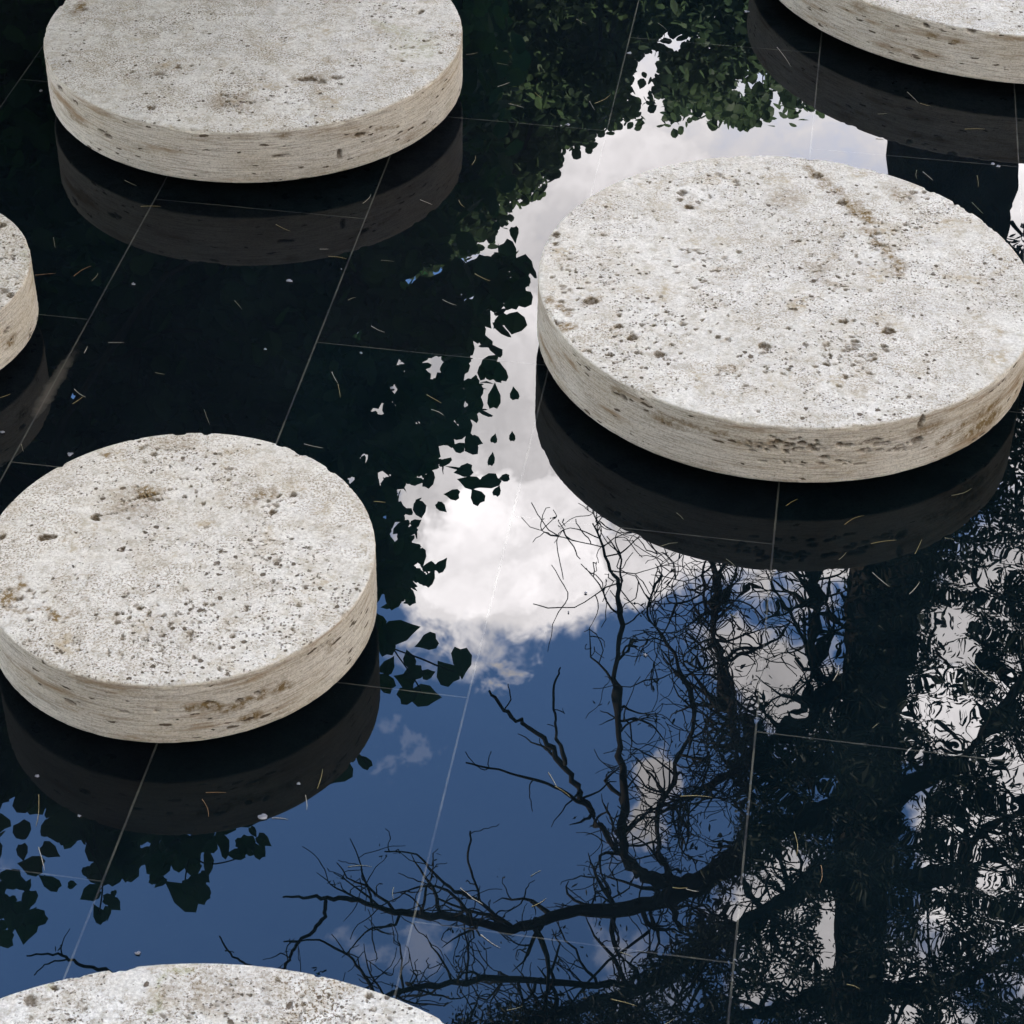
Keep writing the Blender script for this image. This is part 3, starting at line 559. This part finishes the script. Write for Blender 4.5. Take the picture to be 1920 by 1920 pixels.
for p, s in zip(sp_, ssz):
    # blades hang roughly flat across the way to the water
    v, f = leaves_np(np.array([p]), s, 'round', up=.0)
    # turn each blade to a mostly horizontal hang with a random tilt
    T0 = (v-np.array(p)); 
    T0 = np.array([(0,.03,0),(.26,-.04,.03),(.45,.22,.06),(.40,.60,.04),(.15,.92,0),(0,1.16,-.04),(-.17,.90,0),(-.38,.62,.04),(-.43,.24,.06),(-.24,-.03,.03),(0,.5,-.05)])-np.array([0,.5,0]); T0 = T0*np.array([random.uniform(.75, 1.1), 1, 1])
    toW = np.array([p[0], p[1], p[2]+CAM.z]); toW /= np.linalg.norm(toW); nrm = toW+RNG.normal(size=3)*.30; nrm /= np.linalg.norm(nrm)
    a = np.cross(nrm, RNG.normal(size=3)); a /= np.linalg.norm(a); bb = np.cross(nrm, a)
    V_ = np.array(p)+s*(T0[:, :1]*bb+T0[:, 1:2]*a+T0[:, 2:3]*nrm); Vs.append(V_); Fs.append(f+o); o += len(V_)
VL2, FL2 = np.concatenate(Vs), np.concatenate(Fs)
baseL = (-4.4, 8.9, .05)
tL = [tube_np(np.array([(-4.4,8.9,0),(-4.35,8.8,.8),(-4.1,8.6,1.8),(-3.6,8.3,3.0),(-2.9,8.0,4.3),(-2.0,7.7,5.6)]), [.26,.20,.17,.14,.10,.05], 12)]
brL = []
tgt = ceL[RNG.choice(len(ceL), 70, replace=False)]
for q in tgt:
    z0 = random.uniform(1.6, 4.8); s = np.array([np.interp(z0, [0,.8,1.8,3,4.3,5.6], [-4.4,-4.35,-4.1,-3.6,-2.9,-2.0]), np.interp(z0, [0,5.6], [8.9,7.7]), z0])
    brL.append(tube_np(wiggle(s, q, 12, .10), np.linspace(.035, .006, 12), 5))
def sprig(pts, w=3, Y=6):
    L_, R_ = smooth_line([(x, y, Y, w) for x, y in pts]); brL.append(tube_np(L_, R_, 5))
sprig([(640,1180),(740,1215),(800,1240),(850,1262)]); sprig([(740,1215),(770,1260),(795,1300)]); sprig([(640,1380),(690,1430)], 3, 5.4)
sprig([(300,1540),(360,1600),(390,1620),(440,1612),(480,1590)], 3, 5); sprig([(360,1600),(350,1640),(345,1690)], 3, 5); sprig([(150,1560),(190,1640),(185,1710)], 3, 5); sprig([(-60,1600),(10,1690),(50,1740)], 3, 5)
V, Fc = merge([(VL, FL), (VL2, FL2)])
tree('broadleaf tree with rounded leaves mirrored over the left half of the pool', 'broadleaf_tree', 'trees around the pool', baseL, tL, BARK, (V, Fc), LEAF_A, brL)

# taller, paler trees farther off, mirrored along the top
polyF = [(780,-250),(1900,-250),(1760,60),(1620,130),(1545,185),(1500,200),(1455,180),(1400,215),(1330,200),(1270,220),(1200,205),(1130,220),(1080,250),(1030,290),(1020,325),(975,345),(940,390),(900,430),(780,520)]
holesF = [(1215,150,34,62,.06),(1265,78,42,24,.15),(1235,205,18,30,.1),(1405,155,50,26,.3),(1330,95,30,30,.5),(1130,125,26,20,.35),(1370,40,60,26,.45),(1455,180,26,30,.3),(1225,225,14,22,.1)]
PF, ceF = clump_points(polyF, lambda x, y, u: 12.5+u*4.5, 2300, 34, .17, [(a_, b_, c_, d_, e_) for a_, b_, c_, d_, e_ in holesF])
PF = thin(PF, GAPF); VF, FF = leaves_np(PF, .075, 'broad', up=.2)
bF = above(1150, -150, 14.5); bF = (bF.x, 14.5, .05)
tF = [tube_np(np.array([(bF[0], 14.5, 0), (bF[0]+.1, 14.4, 1.2), (bF[0]-.1, 14.5, 2.2), (bF[0]+.1, 14.6, 2.9)]), [.28, .22, .16, .06], 10)]
brF = [tube_np(wiggle((bF[0], 14.5, random.uniform(1, 2.7)), q, 10, .08), np.linspace(.05, .008, 10), 5) for q in ceF[RNG.choice(len(ceF), 60, replace=False)]]
tree('tall green tree mirrored along the top edge between the two far slabs', 'broadleaf_tree', 'trees around the pool', bF, tF, BARK, (VF, FF), LEAF_B, brF)

# old leaning tree with twisted branches at the right
YT = 9.6
TR, RR = smooth_line([(1850,-330,YT,330),(1815,-50,YT,280),(1785,300,YT,235),(1730,700,YT,180),(1668,1080,YT,140),(1640,1300,YT-.1,120),(1625,1500,YT-.2,112),(1610,1750,YT-.3,100),(1600,2100,YT-.4,80),(1590,2500,YT-.5,40)], 8)
baseT = (float(TR[0][0])+.1, float(TR[0][1]), .05)
TR = np.concatenate([[[baseT[0], baseT[1], -.1]], TR]); RR = np.concatenate([[RR[0]*1.35], RR])
RR = RR*(1+.12*(np.array([vnoise(np.array([[p[0]*0, p[1]*0, p[2]]]), 2.2, 3)[0] for p in TR])-.5))
kf = np.linspace(0, 1, 260); TRf = np.stack([np.interp(kf, np.linspace(0, 1, len(TR)), TR[:, c]) for c in range(3)], 1); RRf = np.interp(kf, np.linspace(0, 1, len(RR)), RR)
tt = tube_np(TRf, RRf, 36); Vt = tt[0]; ctr = np.concatenate([np.repeat(TRf, 36, 0), TRf[:1], TRf[-1:]]); rd = Vt-ctr
Vt = ctr+rd*(1+.22*(fbm(Vt, 2.2, 3, 4)-.5)+.30*(fbm(Vt*np.array([1, 1, .3]), 14, 4, 8)-.5))[:, None]; trunkT = [(Vt, tt[1], tt[2], tt[3])]
limbs = [[(1640,1480,YT,60),(1520,1530,9.5,46),(1420,1580,9.4,38),(1310,1660,9.2,36),(1200,1700,9.0,30),(1080,1712,8.8,24),(960,1742,8.6,18),(840,1722,8.5,16),(740,1705,8.4,12),(660,1690,8.4,9),(590,1682,8.3,6),(530,1680,8.3,3)],
 [(1600,1620,YT,50),(1480,1680,9.3,36),(1350,1760,9.1,28),(1200,1850,8.9,22),(1050,1900,8.7,24),(880,1960,8.5,16)],
 [(1310,1660,9.2,30),(1220,1650,9.1,24),(1178,1600,9.1,17),(1165,1480,9.2,15),(1160,1350,9.3,13),(1166,1230,9.4,11),(1162,1120,9.5,9),(1140,1050,9.5,6),(1112,985,9.6,3)],
 [(1195,1640,9.1,16),(1150,1590,9.1,14),(1100,1510,9.1,12),(1060,1440,9.1,11),(1010,1380,9.2,10),(960,1345,9.2,8),(915,1300,9.2,5)],
 [(1058,1430,9.1,8),(1040,1370,9.1,6),(1036,1310,9.2,5),(1052,1250,9.2,3)],
 [(1110,1520,9.1,8),(1050,1480,9.0,6),(970,1452,9.0,5),(875,1430,9.0,3)],
 [(1640,1420,YT,40),(1500,1440,9.5,30),(1410,1420,9.5,24),(1370,1330,9.6,18),(1348,1220,9.7,16),(1342,1130,9.8,13),(1338,1055,9.8,9)],
 [(1660,1250,YT,40),(1560,1300,9.5,34),(1480,1370,9.4,26),(1400,1430,9.3,18),(1320,1480,9.2,12),(1250,1520,9.1,7)],
 [(1600,1330,9.6,24),(1530,1260,9.8,20),(1528,1160,9.9,18),(1525,1075,9.9,15),(1510,980,10,10)],
 [(1510,1210,9.8,9),(1480,1150,9.8,7),(1445,1100,9.9,5),(1430,1060,9.9,3)],
 [(1660,1500,YT,44),(1780,1430,9.4,24),(1870,1340,9.2,18),(1950,1220,9.1,14)],
 [(1640,1650,YT,40),(1760,1640,9.3,24),(1850,1560,9.1,18),(1960,1470,9.0,14)],
 [(1610,1850,YT,40),(1750,1860,9.2,22),(1880,1800,9.0,18),(2000,1700,8.9,16)],
 [(1600,1850,YT,40),(1500,1880,9.2,24),(1350,1920,9.0,18),(1200,1980,8.8,16)],
 [(610,1690,8.4,8),(600,1730,8.3,8),(560,1765,8.2,7),(540,1800,8.1,6),(520,1850,8.0,5)],
 [(700,1860,8.1,7),(660,1800,8.1,5),(600,1765,8.1,4),(530,1765,8.1,3)],
 [(1200,1850,8.9,14),(1000,1840,8.6,12),(820,1850,8.4,10),(700,1870,8.2,8),(560,1900,8.0,6)],
 [(520,1850,8,6),(470,1810,8,5),(435,1790,8,4),(410,1755,8,3)],
 [(260,1850,7.8,7),(200,1822,7.8,7),(150,1812,7.8,6),(110,1788,7.8,5),(48,1790,7.8,3)],[(130,1800,7.8,4),(90,1805,7.8,3),(62,1830,7.8,2)],
 [(1280,1740,9.0,14),(1255,1660,9.0,11),(1230,1560,9.1,9),(1260,1450,9.2,8),(1300,1350,9.3,7),(1270,1240,9.4,6),(1215,1150,9.5,5),(1240,1080,9.6,4)],
 [(960,1742,8.6,9),(900,1690,8.6,7),(830,1660,8.5,6),(780,1610,8.5,4),(720,1600,8.4,3)],[(900,1690,8.6,5),(880,1620,8.6,4),(885,1560,8.6,3)]]
branchT, tipsT = [], []
for kL, lm in enumerate(limbs):
    L_, R_ = smooth_line(lm, 6); n_ = len(L_); L_[1:-1] += (RNG.normal(size=(n_-2, 3))*np.minimum(R_[1:-1], .02)[:, None]*.55)
    branchT.append(tube_np(L_, np.maximum(R_, .0035), 8))
    dens = {0: 34, 1: 50, 2: 24, 3: 9, 4: 2, 5: 3, 6: 66, 7: 48, 8: 38, 9: 9, 10: 34, 11: 34, 12: 34, 13: 40, 14: 3, 15: 4, 16: 30, 17: 2, 18: 1, 19: 0, 20: 40, 21: 5, 22: 3}.get(kL, 8)
    Lmax = .55 if dens > 12 else .26
    grow(L_, R_, branchT, tipsT, dens, Lmax, 2 if dens > 12 else 1, .62, start=.15)
# small leaves and catkins on the twigs, thick only toward the trunk side
tp = np.concatenate([t for t in tipsT]); keepm = RNG.uniform(size=len(tp))
tx, ty = to_px(tp); pr = np.clip((tx-1150)/500, .12, 1)*np.clip((ty-900)/500, .3, 1)
tp = tp[keepm < pr*.35]
P1 = (tp[:, None]+RNG.normal(size=(len(tp), 5, 3))*.03).reshape(-1, 3)
polyR = [(1385,1560),(1450,1420),(1560,1340),(1600,1240),(1590,1090),(1700,1000),(1850,900),(1885,700),(1885,480),(1960,400),(2300,300),(2300,2300),(600,2300),(690,1990),(900,1900),(1100,1880),(1250,1790),(1340,1690)]
holesR = [(1340,1850,50,20,.2),(1260,1905,60,16,.3),(1420,1900,40,20,.3),(1800,1930,60,20,.3),(1640,1180,1,1,1),(1900,600,30,60,.4),(1905,900,30,50,.4),(1830,980,40,26,.4),(1880,1160,40,40,.4),(1745,1760,30,60,.4),(1560,1790,16,26,.2),(1790,1360,60,34,.35),(1715,1480,26,75,.10),(1905,1270,50,50,.25),(1770,1240,40,40,.55),(1840,1570,80,45,.25),(1505,1525,36,14,.05),(1460,1660,50,70,.25),(1390,1690,40,50,.25),(1560,1700,8,30,.4),(1810,1180,30,40,.4),(1880,1050,60,60,.5),(1790,1060,26,26,.4),(1880,1790,70,40,.45),(1740,1640,60,40,.4),(1470,1830,50,30,.4),(1540,1180,30,70,.3),(1905,1440,40,60,.3)]
P2, ceR = clump_points(polyR, lambda x, y, u: 8.0+u*3.5, 12500, 15, .11, [(a_, b_, c_*.85, d_*.85, e_*.6) for a_, b_, c_, d_, e_ in holesR])
P2 = thin(P2, GAPR); V1, F1 = leaves_np(P1, .042, 'narrow'); V2, F2 = leaves_np(P2, .062, 'narrow')
for q in ceR[RNG.choice(len(ceR), 260, replace=False)]:
    s = TR[np.argmin(np.abs(TR[:, 2]-(q[2]-.6*abs(q[0]-TR[-1, 0]))))]; mid_ = q+(s-q)*random.uniform(.25, .6)
    branchT.append(tube_np(wiggle(mid_, q, 9, .12), np.linspace(.012, .003, 9), 4))
V, Fc = merge([(V1, F1), (V2, F2)])
tree('old leaning tree with twisted bare branches mirrored at the lower right', 'gnarled_tree', 'trees around the pool', baseT, trunkT, BARK, (V, Fc), LEAF_C, branchT)

# unseen trees on the other sides, added to shade and tint the stones
def added_round_tree(x, y, h, r, n, label, lm=LEAF_A, size=.30):
    c = np.array([x, y, h-r*.85]); d = RNG.normal(size=(n, 3)); d /= np.linalg.norm(d, axis=1)[:, None]
    lob = .72+.38*fbm(d*1.0+x, 1.8, 3, int(abs(x*7+y*3))); P = c+d*(r*lob*RNG.uniform(.45, 1, n)**.5)[:, None]*np.array([1, 1, .95]); P = P[P[:, 2] > .6]
    V, Fc = leaves_np(P, size, 'broad'); t = [tube_np(np.array([(x, y, -.1), (x+.1, y, h*.3), (x-.1, y+.1, h*.6), (x, y, h*.85)]), [.30, .22, .15, .05], 10)]
    br = [tube_np(wiggle((x, y, h*random.uniform(.3, .6)), P[RNG.integers(len(P))], 8, .08), np.linspace(.07, .01, 8), 5) for _ in range(24)]
    tree(label, 'broadleaf_tree', 'trees around the pool', (x, y, .05), t, BARK, (V, Fc), lm, br)
def added_spreading_tree(x, y, cen, semi, n, label):  # unseen overhead crown, put in to cut the sky light on the stones
    d = RNG.normal(size=(n, 3)); d /= np.linalg.norm(d, axis=1)[:, None]
    lob = .74+.36*fbm(d+x, 2.0, 3, 5); P = np.array(cen)+d*(lob*RNG.uniform(.02, 1, n)**.45)[:, None]*np.array(semi)
    V, Fc = leaves_np(P, .28, 'broad', up=.8); cx, cy, cz = cen
    pts = np.array([(x, y, -.1), (x+.1, y, 2.5), (x*.93+cx*.07, y, 5), (x*.75+cx*.25, y*.7+cy*.3, 7.4), (x*.4+cx*.6, y*.4+cy*.6, cz-.5), (cx, cy, cz)])
    t = [tube_np(pts, [.42, .32, .27, .2, .14, .06], 12)]
    br = [tube_np(wiggle(pts[random.choice([3, 4, 4, 5])], P[RNG.integers(len(P))], 9, .08), np.linspace(.08, .012, 9), 5) for _ in range(50)]
    tree(label, 'broadleaf_tree', 'trees around the pool', (x, y, .05), t, BARK, (V, Fc), LEAF_A, br)
added_spreading_tree(-8.3, .6, (-1.5, .2, 10.6), (8.0, 4.6, 2.6), 9000, 'wide spreading tree at the left whose crown hangs high over the terrace')
added_spreading_tree(8.4, 3.4, (4.9, 3.2, 10.9), (5.2, 5.2, 2.7), 7000, 'wide spreading tree at the right whose crown hangs high over the pool')
ring = [(-10.4, 5.2, 12.5, 4.8), (-10.2, -3.6, 13.0, 4.9), (-11.2, .8, 13.5, 4.9), (10.5, 4.6, 9.0, 3.6), (-14.0, 24.0, 11.5, 4.6), (-3.2, 17.5, 9.0, 3.6), (9.0, 16.0, 11.0, 3.9)]  # unseen trees added round the pool to block sun and sky
ringl = ['tall dense tree at the left between two others', 'round leafy tree beside the left edge of the pool', 'tall leafy tree behind the terrace at the left', 'round leafy tree beside the right edge of the pool', 'tall broad tree beyond the far left corner of the pool', 'leafy tree behind the far edge of the pool at the left', 'tall leafy tree behind the leaning tree at the far right']
for (x, y, h, r), lb in zip(ring, ringl): added_round_tree(x, y, h, r, 16000 if x < -9 and y < 8 else 7000, lb)

# ------------------------------------------------------------------ house and terrace behind the camera, garden wall at the right: unseen, added to shade and tint the stones
bl = empty('house', (0, -7, .05)); tag(bl, 'tall plain stone house standing behind the terrace', 'house')  # unseen building, added for its shade and tint on the stones
V, Fc = box_np(-11, -5, 0, 11, 0, 8.3); mesh_np('wall', V, Fc, SHELL, bl, smooth=False)
V, Fc = box_np(-11.4, -5.4, 8.3, 11.4, .4, 8.6); mesh_np('roof', V, Fc, PAVE, bl, smooth=False)
for k in range(5):
    for l in range(2):
        x0 = -9+k*4; z0 = 2.4+l*2.9
        V, Fc = merge([box_np(x0-.08, 0, z0-.08, x0+1.68, .07, z0), box_np(x0-.08, 0, z0+1.9, x0+1.68, .07, z0+1.98), box_np(x0-.08, 0, z0, x0, .07, z0+1.9), box_np(x0+1.6, 0, z0, x0+1.68, .07, z0+1.9), box_np(x0+.77, 0, z0, x0+.83, .06, z0+1.9)])
        w = mesh_np('window', V, Fc, FRAME, bl, smooth=False)
        V, Fc = box_np(x0, 0, z0, x0+1.6, .03, z0+1.9); mesh_np('pane', V, Fc, GLASS, w, smooth=False)
V, Fc = merge([box_np(-9, -7, .05, 9, -.9, 1.42)]); tag(mesh_np('terrace', V, Fc, PAVE, smooth=False), kind='structure')  # unseen platform, added to shade and tint the stones
wl_ = empty('garden_wall', (9.4, 6, .05)); tag(wl_, 'ochre plastered garden wall along the right side of the pool', 'wall')  # unseen wall, added to throw warm sunlight onto the slab sides
V, Fc = box_np(0, -9, 0, .3, 12, 3.0); mesh_np('panel', V, Fc, STUCCO, wl_, smooth=False)
V, Fc = box_np(-.05, -9, 3.0, .35, 12, 3.08); mesh_np('coping', V, Fc, PAVE, wl_, smooth=False)

# ------------------------------------------------------------------ needles and flakes floating on the water
NM = {k: simple('needle_'+k, c, .6, v, 60) for k, c, v in (('gold', (.22, .16, .06), (.28, .23, .11)), ('pale', (.30, .26, .19), (.40, .36, .29)), ('dim', (.16, .15, .09), (.24, .22, .14)), ('brown', (.22, .12, .05), (.30, .18, .09)))}
FLK = simple('flake', (.14, .14, .16), .7, (.30, .29, .30), 60)
needles = [(245,343,25,25,'dim'),(283,387,38,0,'gold'),(531,427,30,25,'gold'),(688,372,24,-50,'pale'),(799,379,24,22,'pale'),(866,382,18,50,'gold'),(608,467,17,0,'pale'),(633,483,35,8,'gold'),(727,489,25,5,'dim'),(905,520,32,25,'gold'),(843,567,28,22,'pale'),(447,572,22,50,'dim'),(85,514,40,-5,'brown'),(155,508,38,-30,'brown'),(178,519,18,-50,'dim'),(102,455,20,80,'dim'),(218,642,30,0,'pale'),(161,655,15,-65,'pale'),(709,617,28,25,'pale'),(628,708,24,62,'pale'),(636,733,26,80,'gold'),(150,737,26,35,'pale'),(146,750,24,-35,'gold'),(814,748,32,30,'gold'),(820,773,25,25,'pale'),(388,782,30,70,'dim'),(588,836,36,12,'pale'),(885,100,22,-10,'dim'),(943,120,22,10,'dim'),(945,158,25,-20,'pale'),(888,300,18,-70,'gold'),(42,840,15,75,'dim'),(712,941,22,5,'gold'),(10,742,20,-20,'gold'),
 (1242,50,22,40,'dim'),(968,198,30,15,'pale'),(1010,178,16,35,'gold'),(1130,185,35,-30,'gold'),(1110,198,18,60,'pale'),(1470,107,45,55,'pale'),(1712,183,30,45,'pale'),(1735,196,20,15,'gold'),(1655,213,18,-5,'dim'),(1828,242,38,0,'gold'),(1650,260,16,5,'pale'),(1740,330,25,40,'pale'),(1719,327,16,90,'dim'),(1833,340,22,85,'gold'),(1833,390,30,45,'dim'),(1803,922,40,-20,'dim'),(1485,942,25,-30,'gold'),
 (1275,968,18,45,'dim'),(1602,975,40,-25,'gold'),(1255,1021,33,-12,'dim'),(1657,1016,48,-8,'gold'),(1722,1025,30,-65,'gold'),(1580,1042,20,-45,'dim'),(1370,1055,22,40,'dim'),(1652,1087,42,40,'pale'),(1715,1102,30,-50,'pale'),(1567,1262,30,-70,'pale'),(1036,1462,32,60,'pale'),(1055,1484,34,35,'gold'),(1305,1494,60,2,'gold'),(1275,1664,28,0,'gold'),(1298,1669,24,12,'pale'),(1005,1637,22,-30,'dim'),(1010,1692,30,-30,'gold'),(1491,1582,45,85,'gold'),(1538,1640,35,95,'brown'),(1170,1880,50,15,'gold'),(1840,1255,70,45,'pale'),(1642,1360,15,-40,'dim'),(1175,1790,25,20,'dim'),
 (600,1460,38,-75,'gold'),(574,1505,28,85,'pale'),(405,1486,38,0,'brown'),(385,1515,35,70,'brown'),(525,1535,30,5,'pale'),(70,1520,60,95,'gold'),(78,1610,45,75,'pale'),(675,1625,45,0,'dim'),(876,1676,34,40,'pale'),(895,1690,24,30,'pale'),(920,1765,45,35,'pale'),(738,1675,22,90,'dim'),(1375,1155,14,30,'dim'),(965,1890,30,-15,'dim'),(1600,1850,26,20,'gold'),(1255,1915,20,-30,'dim'),(660,560,16,-20,'dim'),(300,700,18,10,'dim'),(1090,40,20,25,'dim'),(1780,1010,18,10,'dim')]
flakes = [(250,533,9),(542,527,8),(497,655,6),(77,170,9),(735,728,8),(677,662,6),(1065,234,9),(1400,22,9),(1862,308,8),(1872,312,7),(132,852,10),(5,810,7),(493,1532,13),(560,1469,8),(257,1788,9),(1210,1228,8),(1052,236,4),(640,505,3),(1180,100,8),(70,1455,7),(148,1530,6),(1098,1112,4),(1066,1148,4),(1408,1280,4),(865,553,3)]
LAND = [('upper left slab', 475, 180, 400, 170), ('lower left slab', 350, 1100, 360, 290), ('large right slab', 1465, 600, 460, 310), ('top right slab', 1850, 0, 400, 160), ('left edge slab', 0, 550, 75, 145), ('bottom edge slab', 380, 1900, 460, 90)]
def where(x, y):
    best = min(LAND, key=lambda l: math.hypot(max(0, abs(x-l[1])-l[3]*.7), max(0, abs(y-l[2])-l[4]*.7)))
    dx, dy = (x-best[1])/best[3], (y-best[2])/best[4]
    v = 'below' if dy > .55 else 'above' if dy < -.55 else ''; h = 'right' if dx > .5 else 'left' if dx < -.5 else ''
    if v and h: return '%s %s of the %s' % (v, h, best[0])
    if v: return '%s the %s' % (v, best[0])
    return '%s of the %s' % (h or 'right', best[0])
COLW = {'gold': 'golden', 'pale': 'whitish', 'dim': 'olive', 'brown': 'brown'}
def slope(a):
    a = (a+90) % 180-90
    return 'lying level' if abs(a) < 14 else 'pointing away' if abs(a) > 68 else ('falling rightward' if a > 0 else 'rising rightward')
names = {}
def size_w(l): return 'short' if l < 24 else 'long' if l >= 36 else 'thin'
keys = []
for (x, y, l, a, c) in needles: keys.append('%s %s pine needle %s, %s' % (size_w(l), COLW[c], slope(a), where(x, y)))
def uniq(keys, pos):
    out = []
    for i, k in enumerate(keys):
        same = [j for j in range(len(keys)) if keys[j] == k]
        if len(same) > 1:
            xs = [pos[j][0] for j in same]; ys = [pos[j][1] for j in same]; horiz = max(xs)-min(xs) >= max(ys)-min(ys)
            same.sort(key=lambda j: pos[j][0] if horiz else pos[j][1]); r = same.index(i)
            w = (['leftmost', 'second from left', 'third from left', 'fourth from left', 'fifth from left', 'sixth from left', 'seventh from left'] if horiz else ['uppermost', 'second from top', 'third from top', 'fourth from top', 'fifth from top', 'sixth from top', 'seventh from top'])
            if len(same) == 2: w = ['left one', 'right one'] if horiz else ['upper one', 'lower one']
            k = k+', '+w[r]
        out.append(k)
    return out
labs = uniq(keys, needles)
for (x, y, l, a, c), lab in zip(needles, labs):
    a_ = math.radians(a); h = l/2; e0 = on_plane(x-math.cos(a_)*h, y-math.sin(a_)*h, .0012); e1 = on_plane(x+math.cos(a_)*h, y+math.sin(a_)*h, .0012)
    mid = (e0+e1)/2; d = (e1-e0); bend = Vector((-d.y, d.x, 0))*random.uniform(-.16, .16); n = 9
    pts = [np.array(e0+d*t+bend*4*t*(1-t)*(.5 if t < .5 else .6)-mid) for t in [k/(n-1) for k in range(n)]]; pts = np.array(pts)
    r = {'dim': .0005, 'brown': .0005, 'gold': .0006, 'pale': .00062}[c]
    T_ = tube_np(pts, np.interp(np.linspace(0, 1, n), [0, .15, .8, 1], [r*1.3, r, r*.85, r*.3]), 6)
    V, Fc = merge_tubes([T_]); ob = mesh_np('pine_needle', V, Fc, NM[c]); ob.location = mid
    tag(ob, lab, 'pine needle', 'dry pine needles floating on the pool')
fl = uniq(['%s white plant flake %s' % ('tiny' if s < 7 else 'small' if s < 9 else 'larger', where(x, y)) for (x, y, s) in flakes], flakes)
for (x, y, s), lab in zip(flakes, fl):
    p = on_plane(x, y, .0015); r = s/F_PX*(p-CAM).length*.5; n = 11
    th = np.linspace(0, 2*np.pi, n, endpoint=False); rr_ = r*RNG.uniform(.45, 1.2, n); sx = random.uniform(.9, 1.5)
    base_ = np.stack([rr_*np.cos(th)*sx, rr_*np.sin(th), np.zeros(n)], 1); lift = np.stack([rr_*np.cos(th)*sx*.9, rr_*np.sin(th)*.9, RNG.uniform(.001, .003, n)], 1)
    V = np.concatenate([base_, lift, [[0, 0, .0012]]]); j = np.arange(n); j2 = (j+1) % n
    q = np.stack([j, j2, n+j2, n+j], 1); t = np.stack([n+j, n+j2, np.full(n, 2*n)], 1)
    ob = mesh_np('plant_flake', V, [q, t], FLK); ob.location = p; tag(ob, lab, 'plant flake', 'white plant flakes floating on the pool')
